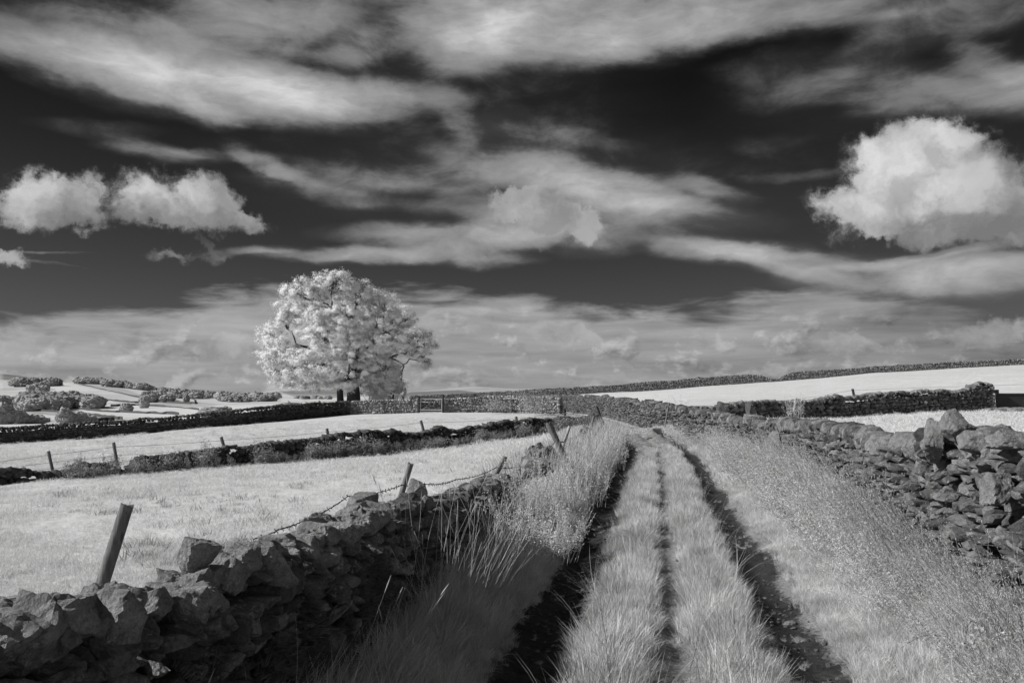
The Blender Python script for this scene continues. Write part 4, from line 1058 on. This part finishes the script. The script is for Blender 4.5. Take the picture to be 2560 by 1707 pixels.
def wire(name, pts, rad, label, m, barbs=0, sag=.0, seg=14, cat='wire'):
    g = Geo(); bl = []; r_ = np.random.default_rng(5); path = []
    for a, b in zip(pts[:-1], pts[1:]):
        a, b = np.array(a), np.array(b)
        for t_ in np.linspace(0, 1, seg, endpoint=False): q = a*(1-t_)+b*t_; q = q + np.array([0, 0, -sag*np.linalg.norm(b-a)*4*t_*(1-t_)]); path.append(q)
    path.append(np.array(pts[-1])); org = path[0].copy(); path = [q-org for q in path]
    g.tube(path, rad, 5, False)
    if barbs:
        g.tube([q + np.array([math.sin(i*2.1), 0, math.cos(i*2.1)])*rad*1.3 for i, q in enumerate(path)], rad*.8, 5, False)
        pa = np.array(path); d = np.r_[0, np.cumsum(np.linalg.norm(np.diff(pa, axis=0), axis=1))]; s = 0
        while s < d[-1]:
            c = np.array([np.interp(s, d, pa[:, k]) for k in range(3)])
            bl.append(c)
            s += barbs
    if barbs:
        r0 = root(name, tuple(org), label, cat); link('strand', g.mesh('strand'), m, r0); 
        for c in bl[:100]:
            gb = Geo(); c0_ = np.zeros(3)
            vs_ = [v/np.linalg.norm(v)*.019 for v in r_.normal(0, 1, (2, 3))]
            gb.tube([-vs_[0], c0_, vs_[0]], rad, 4, False); gb.tube([-vs_[1], c0_, vs_[1]], rad, 4, False)
            link('barb', gb.mesh('barb'), m, r0, tuple(c))
    else:
        o = link(name, g.mesh(name), m, None, tuple(org)); tag(o, label, cat)
bw = [P(640, 1345, 4.7), P(700, 1322, 5.0), P(760, 1300, 5.35), P(870, 1240, 6.2), P(1004, 1212, 7.33), P(1060, 1209, 8.0), P(1140, 1198, 9.3), P(1240, 1168, 10.9)]
wire('barbed_wire', bw, .0028, 'rusty barbed wire sagging between posts over the near wall', M_WIRE, .085, sag=.02)
bw = [P(1240, 1168, 10.9), P(1325, 1155, 12.2), P(1393, 1098, 13.68), P(1402, 1103, 14.6), P(1418, 1085, 17)]
wire('barbed_wire', bw, .0034, 'barbed wire rising to the stout leaning post over the ruined wall', M_WIRE, .12, sag=.03)
base_ = [t_ + (b_-t_)*.13 for t_, b_ in wtops]; st_ = base_[0] + (base_[0]-base_[1])*1.6
wire('plain_wire', [st_] + base_, .0055, 'top strand of wire along the mid wall posts', M_WIREF, sag=.006)
for k_, f_ in enumerate((.38, .58)):
    b2 = [t_ + (b_-t_)*f_ for t_, b_ in wtops[:4]]; wire('plain_wire', [b2[0]+(b2[0]-b2[1])*1.6] + b2, .0045, ['middle', 'lowest'][k_]+' strand of wire along the left mid wall posts', M_WIREF, sag=.006)
wire('plain_wire', [P(1812, 1010, 33.4), P(1990, 998, 37.9), P(2131, 975, 41.8), P(2320, 968, 43), P(2480, 963, 44), P(2620, 958, 45)], .006, 'single wire strung above the upper field wall', M_WIREF, sag=.004)

# upright slabs in the right walls
def slab(px, py, Y, wpx, hpx, label, m=M_STONE_DARK, dep=.18, tilt=0.0, yaw=0.0):
    c = P(px, py, Y); g = Geo()
    V, Fc = rock_template(3, int(px), p=40, rough=.03)
    h = np.array([wpx/F*Y/2, dep, hpx/F*Y/2])*1.1
    M_ = eulers(np.array(0.0), np.array(tilt), np.array(yaw)); g.add((V*h) @ M_.T, Fc)
    o = link('standing_stone', g.mesh('standing_stone'), m, None, tuple(c)); tag(o, label, 'stone')
slab(1803, 1024, 32.6, 20, 40, 'dark squared upright slab where the two right walls meet', dep=.3)
slab(1876, 1030, 30.5, 15, 44, 'tall thin dark upright slab standing behind the lane wall', dep=.2)
slab(1937, 1095, 18.75, 17, 36, 'narrow upright stone with a bright left face in the lane wall', M_STONE_R, dep=.25, tilt=.1)
# pillar of squared blocks at the end of the upper wall
def pillar():
    c = P(2458, 985, 43.2); z0 = zf(c[0], c[1]) - .1; r0 = root('wall_pillar', (c[0], c[1], z0), 'squared stone pillar ending the upper wall beside the dark gate', 'pillar')
    z = 0; k = 0
    for hb in (.42, .34, .46, .38):
        g = Geo(); V, Fc = rock_template(3, 900+k, p=60, rough=.015); g.add(V*np.array([.34, .33, hb*.5])*1.05, Fc)
        link('block', g.mesh('block'), M_STONE_FAR, r0, (0, 0, z+hb/2)); z += hb; k += 1
pillar()
# dark solid gate at the right edge
def sheet_gate():
    Y = 43.2; a, b = P(2490, 1021, Y), P(2490, 983, Y); H_ = b[2]-a[2]; r0 = root('field_gate', (a[0], Y, a[2]), 'dark solid sheet gate hung from the wall pillar at the right edge', 'gate')
    g = Geo(); g.box((2.0, 0, H_/2), (2.0, .02, H_/2-.04)); link('sheet', g.mesh('sheet'), M_SHEET, r0)
    g = Geo(); g.box((2.0, -.01, H_-.03), (2.02, .04, .035)); link('top_rail', g.mesh('top_rail'), M_POSTD, r0)
    g = Geo(); g.box((2.0, -.01, .03), (2.02, .04, .03)); link('bottom_rail', g.mesh('bottom_rail'), M_POSTD, r0)
    g = Geo(); g.tube([(-.16, -.06, -.3), (-.13, -.07, .35), (-.02, -.06, H_+.05)], [.035, .035, .03], 8); link('hanging_stile', g.mesh('hanging_stile'), M_POSTL, r0)
    g = Geo(); g.box((.02, 0, H_+.10), (.12, .09, .10)); link('post_cap', g.mesh('post_cap'), M_POSTD, r0)
sheet_gate()
# a few flat stones on the ground in front of the gate
for i, (px, py, w_, l_) in enumerate(((2500, 1036, .55, 'flat pale stone below the pillar, leftmost of the four by the gate'), (2535, 1042, .4, 'dark rounded stone second of the four lying below the dark gate'), (2470, 1040, .35, 'small dark stone lying left of the flat pale one'), (2556, 1034, .35, 'pale stone lying against the foot of the dark gate at the edge'))):
    Y = 41.5-(i % 2); x = (px-1280)/F*Y; g = Geo(); V, Fc = rock_template(2, 950+i); g.add(V*np.array([w_, .3, .16]), Fc)
    o = link('loose_stone', g.mesh('loose_stone'), M_STONE_FAR, None, (x, Y, zf(x, Y)+.05)); tag(o, l_, 'stone')
# stones trodden into the lane
for i, (px, py, w_, l_) in enumerate(((1962, 1548, .05, 'small pale stone lying in the right wheel rut'), (1620, 1100, .12, 'low dark stone edging the bend of the lane'), (1985, 1590, .04, 'smaller stone in the right rut nearer the camera'))):
    xg, yg = on_ground([px], [py], Y0=3); g = Geo(); V, Fc = rock_template(2, 970+i); g.add(V*np.array([w_, w_*.8, w_*.5]), Fc)
    o = link('loose_stone', g.mesh('loose_stone'), M_STONE_R, None, (xg[0], yg[0], zf(xg[0], yg[0])+w_*.2)); tag(o, l_, 'stone')
# prominent coping stones on the near wall
def bigstone(px, py, Y, w_, h_, d_, seed, label, tilt=0, yaw=0, m=M_STONE):
    V, Fc = rock_template(4, seed, p=60, rough=.05); g = Geo(); M_ = eulers(np.array(.1), np.array(tilt), np.array(yaw))
    g.add((V*np.array([w_/2, d_/2, h_/2])) @ M_.T, Fc); c = P(px, py, Y)
    o = link('coping_stone', g.mesh('coping_stone'), m, None, tuple(c)); o.name = 'loose_coping_stone'; tag(o, label, 'stone')
bigstone(903, 1268, 6.1, .24, .19, .22, 501, 'blocky stone sitting on the near wall where barbed wire touches it', .1)
bigstone(1040, 1235, 7.0, .16, .22, .12, 502, 'pointed stone standing up beside the second post', .55, .3)
bigstone(488, 1385, 3.5, .14, .15, .12, 503, 'pale upright stone on the near wall, right of the nearest post', .4)
bigstone(1340, 1170, 10.6, .42, .25, .3, 504, 'squared block at the broken end of the near wall', 0)
bigstone(2335, 1100, 8.15, .26, .32, .2, 505, 'large pale smooth boulder high in the right wall', .3, 1.3, M_STONE_R)
bigstone(2430, 1105, 7.3, .24, .2, .2, 506, 'broad flat-topped stone crowning the right wall near the edge', .1, 1.3, M_STONE_R)
bigstone(2525, 1100, 6.4, .30, .16, .3, 507, 'long dark slab lying on the right wall at the edge of view', .0, 1.4, M_STONE_R)
bigstone(2385, 1062, 7.7, .2, .22, .25, 508, 'angular dark stone perched on the highest part of the right wall', .6, 1.4, M_STONE_R)
bigstone(2490, 1225, 6.45, .26, .26, .2, 509, 'big wedge stone with a dark face in the right wall', .35, 1.4, M_STONE_R)

# ------------------------------------------------------------------ the field gate in the far wall
def bar_gate():
    a, b = P(1050, 1032, 71.6), P(1105, 1032, 71.6); wd = b[0]-a[0]; z0 = zf(a[0], 71.6); H_ = 1.22
    r0 = root('bar_gate', (a[0], 71.6, z0), 'metal bar gate in the gap of the sunlit cross wall', 'gate')
    for i, z in enumerate((.2, .42, .64, .9, H_)):
        g = Geo(); g.tube([(0, 0, z), (wd, 0, z)], .035 if i == 4 else .016, 8); link('rail', g.mesh('rail'), M_METAL if i == 4 else M_WIREF, r0)
    for xx_ in (.03, wd-.03):
        g = Geo(); g.tube([(xx_, 0, .12), (xx_, 0, H_)], .03, 8); link('stile', g.mesh('stile'), M_METAL, r0)
    for k_, (xx_, hh) in enumerate(((-.12, 1.45), (wd+.10, 1.5))):
        g = Geo(); g.tube([(0, 0, -.3), (0, 0, hh*.5), (0, 0, hh)], [.10, .10, .09], 10)
        o = link('gate_post', g.mesh('gate_post'), M_POSTD, None, (a[0]+xx_, 71.6, z0)); tag(o, ['dark post on the left of the bar gate', 'dark post on the right of the bar gate'][k_], 'post')
bar_gate()

# ------------------------------------------------------------------ the tree
def build_tree():
    Y0 = 77.0; k = Y0/F
    gx = (880-1280)*k; gz = zf(gx, Y0)
    def T(px, py, dy=0): 
        p = P(px, py, Y0); return np.array([p[0], Y0+dy, p[2]])
    org = np.array([gx, Y0, gz]); r0 = root('ash_tree', tuple(org), 'great pale leafy tree standing alone behind the field walls', 'tree')
    r_ = np.random.default_rng(77)
    lobes = [ # px, py, rx, ry, dy, ry_depth
        (830, 712, 78, 42, 0, 2.4), (770, 740, 62, 40, -1, 2.2), (900, 738, 70, 40, .5, 2.4), (955, 752, 45, 42, 1, 2), (985, 790, 30, 32, 0, 1.6), (725, 725, 30, 16, 0, 1.2),
        (722, 790, 46, 44, -.5, 2.2), (790, 800, 66, 50, -2, 2.2), (870, 800, 70, 55, -1.5, 2.6), (940, 810, 60, 45, 0, 2.4), (830, 850, 60, 50, -3, 2.0),
        (680, 838, 44, 38, 0, 2.0), (668, 880, 26, 40, 0, 1.6), (710, 880, 56, 44, -1.5, 2.2), (690, 930, 40, 34, 0, 1.8), (730, 955, 36, 24, -.5, 1.6), (762, 912, 50, 42, -2.5, 2.0),
        (1022, 795, 24, 36, 0, 1.4), (1010, 830, 46, 36, .5, 2.0), (1050, 845, 34, 30, 0, 1.6), (1076, 862, 18, 16, 0, 1.0), (1062, 890, 18, 26, 0, 1.0), (1066, 912, 9, 12, 0, .6), (1020, 872, 36, 22, 1, 1.6),
        (880, 880, 66, 55, -2, 2.6), (820, 922, 64, 46, -2.5, 2.2), (880, 938, 66, 38, -2, 2.4), (940, 900, 54, 50, 0, 2.4), (950, 950, 50, 44, .5, 2.2), (985, 945, 26, 36, 1, 1.5), (785, 960, 40, 20, -1.5, 1.8), (1000, 975, 14, 20, 1, 1),
        (955, 978, 44, 20, 0, 2.0), (1000, 862, 42, 28, -1, 1.5), (968, 915, 44, 36, -1, 1.8), (975, 955, 38, 26, -.5, 1.8), (940, 860, 50, 30, -2, 1.6), (845, 962, 60, 16, -1.5, 2.0), (905, 966, 50, 16, -1.5, 2.0), (985, 960, 26, 26, -.5, 1.5)]
    # limbs
    gt, gl = Geo(), Geo()
    def path(a, b, n, wob, sagz=0):
        a, b = np.array(a), np.array(b); pts = []; o = r_.normal(0, wob*1.6, (n+1, 3)); o = (o + np.roll(o, 1, 0)*2 + np.roll(o, 2, 0))/4; o[0] = o[-1] = 0
        for i in range(n+1):
            t_ = i/n; pts.append(a*(1-t_)+b*t_ + o[i]*math.sin(math.pi*t_) + np.array([0, 0, sagz*math.sin(math.pi*t_)]))
        return pts
    f1 = T(884, 900); f2 = T(850, 930, .5)
    tr1 = [org+(0.2, 0, -.4), T(884, 985), T(882, 945), f1]; gt.tube([p-org for p in tr1], [.78, .62, .52, .45], 14)
    tr2 = [T(849, 1012, .5), T(847, 980, .5), T(851, 950, .5), f2]; gt.tube([p-org for p in tr2], [.36, .31, .27, .22], 12)
    cl = []   # leaf clusters: position, size
    forks = [T(884, 900), T(880, 850, -.3), T(862, 830, .5), T(920, 860, .4), T(800, 880, -.4), T(880, 945)]
    mains = [(f1, forks[1], .42, .32), (forks[1], T(885, 790), .30, .14), (forks[1], T(830, 780, .5), .26, .12), (f1, forks[3], .32, .22), (forks[3], T(960, 830, .5), .2, .1), (f1, forks[4], .30, .2), (forks[4], T(740, 860), .18, .09), (tr1[2], T(970, 895, .5), .26, .12), (T(970, 895, .5), T(1045, 865), .11, .05), (f2, T(760, 900, -.5), .2, .1), (T(760, 900, -.5), T(690, 880), .1, .05), (T(970, 895, .5), T(1040, 900), .08, .04)]
    nodes = []
    for a, b, ra, rb in mains:
        pts = path(a, b, 7, .22); gl.tube([p-org for p in pts], np.linspace(ra, rb, 8), 8); nodes += [(p, ra*(1-i/7)+rb*i/7) for i, p in enumerate(pts)]
    NP = np.array([n_[0] for n_ in nodes])
    for (lx, ly, rx, ry, dy, dd) in lobes:
        c = T(lx, ly, dy); rad = np.array([rx*k, dd, ry*k])
        base_i = np.argmin(((NP-c)**2).sum(1) + r_.uniform(0, 1.5, len(NP))); a = NP[base_i]; ra = min(nodes[base_i][1]*.75, .11)
        pts = path(a, c, 6, .20); gl.tube([p-org for p in pts], np.linspace(ra, .05, 7), 6, False)
        nsub = int(11 + 9*rad.prod()**(1/3)); 
        vol = rad[0]*rad[2]*1.0
        ncl = int(np.clip(17*vol**.8, 10, 75))
        for _ in range(ncl):
            v = r_.normal(0, 1, 3); v /= np.linalg.norm(v); q = r_.uniform(.45, 1.02)
            if v[1] > .5 and r_.random() < .5: v[1] *= -1
            p = c + v*rad*q; cl.append((p, v, r_.uniform(.24, .56)))
            if r_.random() < .55: s_ = pts[r_.integers(3, 7)]; gl.tube([p_-org for p_ in path(s_, p, 4, .10)], np.linspace(.032, .010, 5), 4, False)
    link('trunk', gt.mesh('trunk'), M_BARK, r0); link('limbs', gl.mesh('limbs'), M_BARK, r0)
    V = []; 
    for p, v, cs in cl:
        m = int(270*(cs/.4)**2)
        d = r_.normal(0, 1, (m, 3)); d /= np.linalg.norm(d, axis=1)[:, None]; q = np.minimum(np.abs(r_.normal(0, .55, (m, 1))), 1.25)
        el = r_.uniform(.65, 1.45, 3)*np.array([1.15, 1.15, .8]); c = p - org + d*q*cs*el
        gd = (p-T(865, 860)); gd = gd/np.linalg.norm(gd); nrm = d*.75 + v*.6 + gd*.55 + np.array([0, 0, .25]) + r_.normal(0, .36, (m, 3)); nrm /= np.linalg.norm(nrm, axis=1)[:, None]
        a = np.cross(nrm, r_.normal(0, 1, (m, 3))); a /= np.linalg.norm(a, axis=1)[:, None]; b = np.cross(nrm, a)
        s_ = r_.uniform(.035, .075, (m, 1))
        V.append(np.stack([c-a*s_, c+b*s_*.62, c+a*s_, c-b*s_*.62], 1))
    V = np.concatenate(V); n_ = len(V); me = np_mesh('crown', V.reshape(-1, 3), [np.arange(n_*4).reshape(-1, 4)])
    link('crown', me, M_LEAF, r0)
    print('tree leaves', n_)
build_tree()
# small thorn tree and stump posts below the crown
def small_tree(name, px, Y, h, w_, seed, label, mleaf, nleaf=3500, lsz=.06, trunk=.07, group=None, lobes=7, cat='tree'):
    x, y_, z = ground(px, Y); r_ = np.random.default_rng(seed); r0 = root(name, (x, y_, z-.1), label, cat, group)
    g = Geo(); th = h*.35; g.tube([(0, 0, 0), (.05*h*r_.normal(), 0, th*.6), (0, 0, th), (0, 0, h*.7)], [trunk, trunk*.8, trunk*.6, trunk*.3], 7)
    V = []; cs = []
    for _ in range(lobes):
        c = np.array([r_.uniform(-.5, .5)*w_*.7, r_.uniform(-.5, .5)*w_*.7, h*r_.uniform(.35, .85)]); cs.append(c); g.tube([(0, 0, th*.8), tuple(c*.55+np.array([0, 0, th*.3])), tuple(c)], [trunk*.45, trunk*.3, trunk*.12], 5, False)
    link('trunk', g.mesh('trunk'), M_BARK, r0)
    for c in cs:
        m = nleaf//lobes; d = r_.normal(0, 1, (m, 3)); d /= np.linalg.norm(d, axis=1)[:, None]; rr = np.array([w_*.28, w_*.28, h*.2])
        cc = c + d*rr*(r_.uniform(.3, 1.05, (m, 1))); nrm = d + r_.normal(0, .5, (m, 3)); nrm /= np.linalg.norm(nrm, axis=1)[:, None]
        a = np.cross(nrm, r_.normal(0, 1, (m, 3))); a /= np.linalg.norm(a, axis=1)[:, None]; b = np.cross(nrm, a); s_ = r_.uniform(.6, 1.3, (m, 1))*lsz
        V.append(np.stack([cc-a*s_, cc+b*s_*.7, cc+a*s_, cc-b*s_*.7], 1))
    V = np.concatenate(V); n_ = len(V); link('crown', np_mesh('crown', V.reshape(-1, 3), [np.arange(n_*4).reshape(-1, 4)]), mleaf, r0)
small_tree('thorn_tree', 925, 80, 2.6, 2.6, 601, 'small dark thorn tree with a thin trunk under the right of the big crown', M_HERB_D, 2500, .05, .08)
small_tree('thorn_tree', 975, 84, 2.0, 2.2, 602, 'low dark thorn bush right of the small thorn tree', M_HERB_D, 1800, .05, .06)
post(983, 1000, 983, 985, 74, 5, 'short dark post standing behind the wall right of the tree', M_POSTD)

# ------------------------------------------------------------------ valley: woods, trees, walls
CAUL = []
for sd in range(8):
    V, Fc = ICO[4]; off = Vector((sd*13.1, 4, 9))
    r1 = np.array([1 + .34*mnoise.noise(Vector(v)*2.2+off) + .20*abs(mnoise.noise(Vector(v)*5+off))+ .12*mnoise.noise(Vector(v)*11+off) + .13*mnoise.noise(Vector(v)*19+off) for v in V])
    CAUL.append((V*r1[:, None], Fc))
def crown_mass(g, c, w_, h, seed):
    V, Fc = CAUL[seed % 8]; a = seed*1.7; Rz = np.array([[math.cos(a), -math.sin(a), 0], [math.sin(a), math.cos(a), 0], [0, 0, 1]])
    g.add((V @ Rz.T)*np.array([w_/2, w_/2, h*.52]) + np.array(c), Fc)
def wood(px0, px1, py0, py1, Y0, Y1, n_, h, label, name='woodland', dens=None, wf=1.0):
    g = Geo(); r_ = np.random.default_rng(int(px0*3+py0)); pts = []
    n_ = int(n_*2.2); h = h*.78
    for i in range(n_):
        f = r_.random(); q = r_.random(); px = px0+(px1-px0)*f; Y = Y0+(Y1-Y0)*q; x = (px-1280)/F*Y
        pts.append((x, Y, h*r_.uniform(.4, 1.2)))
    pts = np.array(pts); zz = zfun(pts[:, 0], pts[:, 1]); org = np.array([pts[:, 0].mean(), pts[:, 1].mean(), zz.mean()])
    for i in range(n_):
        hh = pts[i, 2]; crown_mass(g, (pts[i, 0]-org[0], pts[i, 1]-org[1], zz[i]+hh*.42-org[2]), hh*r_.uniform(1.1, 2.0)*wf, hh, int(r_.integers(0, 1000)))
    o = link(name, g.mesh(name), M_WOODF, None, tuple(org)); tag(o, label, 'woodland', None, 'stuff')
wood(-60, 75, 1000, 1010, 640, 720, 16, 12, 'rounded wood at the far left edge of the valley')
wood(60, 150, 1015, 1025, 600, 640, 9, 12, 'nearest front clump of the valley wood, on the left')
wood(70, 250, 1010, 1020, 640, 700, 30, 13, 'broad dark wood in the valley, the largest')
wood(60, 190, 980, 1000, 760, 860, 22, 13, 'pale wood rising behind the largest valley wood')
wood(45, 145, 950, 960, 1380, 1480, 22, 17, 'dark plantation on the crest at the left')
wood(85, 115, 950, 975, 1100, 1300, 10, 14, 'narrow tree belt climbing the hill at the left')
wood(190, 262, 950, 960, 1500, 1560, 16, 14, 'low tree belt along the crest right of the plantation')
wood(272, 370, 955, 975, 1400, 1460, 22, 15, 'row of trees stepping down the hill shoulder')
wood(362, 432, 985, 995, 880, 930, 14, 12, 'compact round wood in the middle valley')
wood(432, 690, 985, 1000, 1000, 1150, 34, 11, 'long low tree belt towards the tree')
wood(560, 690, 985, 1000, 800, 900, 18, 11, 'dark wood just left of the great tree')
wood(380, 560, 970, 980, 1500, 1700, 30, 10, 'thin dark tree line on the far valley skyline')
wood(940, 1060, 985, 990, 1500, 1700, 24, 11, 'low dark wood on the skyline right of the great tree')
wood(740, 830, 985, 990, 1500, 1700, 14, 10, 'dark spinney on the moor behind the great tree')
def vtree(px, Y, h, w_, seed, label):
    x = (px-1280)/F*Y; z = zf(x, Y); r0 = root('valley_tree', (x, Y, z), label, 'tree'); g = Geo()
    crown_mass(g, (0, 0, h*.5), w_, h, seed); crown_mass(g, (w_*.3, 0, h*.38), w_*.7, h*.7, seed+3)
    link('crown', g.mesh('crown'), M_WOODF, r0); g = Geo(); g.tube([(0, 0, -.3), (0, 0, h*.3)], h*.035, 7); link('trunk', g.mesh('trunk'), M_BARK, r0)
for a in ((362, 640, 10, 7, 1, 'single pale tree standing left of the compact valley wood'), (318, 560, 6, 7.5, 2, 'small round tree on the open valley field'), (165, 330, 6.5, 6, 3, 'pale round tree just above the dark valley wall, on the left'), (200, 335, 5, 7, 4, 'spreading bush right of the pale round tree above the valley wall'), (225, 340, 4, 6, 5, 'low bush at the right end of the group above the valley wall'),
          (10, 300, 8, 7, 6, 'feathery pale tree at the very left above the valley wall'), (45, 310, 6, 7, 7, 'paler low tree second from the left above the valley wall'), (90, 315, 4, 8, 8, 'low pale bushes third from the left above the valley wall'), (535, 330, 4.5, 11, 9, 'wide pale bush showing over the valley wall, halfway to the tree'), (467, 820, 9, 6, 10, 'thin single tree by the curved wall in the valley'), (565, 340, 4, 6, 12, 'bush beside the wide pale one above the valley wall')): vtree(*a)
def far_wall(pts, label, h=1.3):
    g = Geo(); org = None; q = []
    for (a, b), (c, d) in zip(pts[:-1], pts[1:]):
        for t_ in np.linspace(0, 1, 9, endpoint=False): q.append((a*(1-t_)+c*t_, b*(1-t_)+d*t_))
    q.append(pts[-1]); px = np.array([v[0] for v in q]); py = np.array([v[1] for v in q]); 
    out = []
    for p1_, p2_ in zip(px, py):
        xs, ys = on_ground([p1_], [p2_], 2600, 150)
        if len(xs): out.append((xs[0], ys[0]))
    if len(out) < 3: return
    out = np.array(out); zz = zfun(out[:, 0], out[:, 1]); org = np.array([out[0, 0], out[0, 1], zz[0]])
    V = []; r_ = np.random.default_rng(int(px[0]))
    for (x, y_), z in zip(out, zz):
        hh = h*r_.uniform(.8, 1.25)
        for dy, dz in ((-.5, -1), (-.3, hh), (.3, hh), (.5, -1)): V.append((x, y_+dy, z+dz))
    V = np.array(V)-org; Fq = [(i*4+j, i*4+j+1, i*4+5+j, i*4+4+j) for i in range(len(out)-1) for j in range(3)]
    g.add(V, Fq); o = link('valley_field_wall', g.mesh('valley_field_wall'), M_STONE_DARK, None, tuple(org)); tag(o, label, 'wall')
for pts, l_ in (([(0, 1027), (60, 1024), (150, 1031)], 'short valley wall below the wood at the far left'), ([(40, 1043), (130, 1053)], 'faint wall above the bushes at the far left of the valley'), ([(180, 1020), (260, 1030), (360, 1034), (450, 1036)], 'long curving wall crossing the middle valley fields'), ([(180, 1032), (260, 1043), (310, 1048)], 'wall slanting down to the dark valley wall'), ([(250, 998), (330, 1006), (420, 1006), (480, 1010)], 'thin wall high in the valley left of the round wood'), ([(280, 1016), (340, 1013), (420, 1018), (500, 1026)], 'wall running through the open middle of the valley'), ([(340, 1008), (400, 1006), (490, 1009)], 'short wall below the compact wood'),
                 ([(232, 1052), (290, 1049)], 'last low wall before the dark valley wall'), ([(190, 958), (262, 976), (350, 993)], 'boundary slanting down the hill between pale and grey fields'), ([(470, 996), (488, 1000), (490, 1010)], 'small curved wall by the thin single tree')): far_wall(pts, l_, 1.5)
# fallen branches heaped by the wall, left of the tree
def brush():
    x, y_, z = ground(770, 76); r_ = np.random.default_rng(9); g = Geo()
    for _ in range(40):
        a = np.array([r_.uniform(-2, 2.4), r_.uniform(-.6, .6), r_.uniform(.6, 1.2)]); d = np.array([r_.normal(0, 1), r_.normal(0, .3), r_.normal(0, .25)])
        g.tube([a, a+d*.6, a+d*1.1+(0, 0, r_.normal(0, .2))], [.06, .04, .02], 5)
    for _ in range(16): a = np.array([r_.uniform(-2, 2.4), r_.uniform(-.5, .5), .3]); g.tube([a, a+(0, 0, .6)], .12, 6)
    o = link('brushwood', g.mesh('brushwood'), M_BARK, None, (x, y_, z)); tag(o, 'heap of fallen branches behind the valley wall left of the trunk', 'branches')
brush()
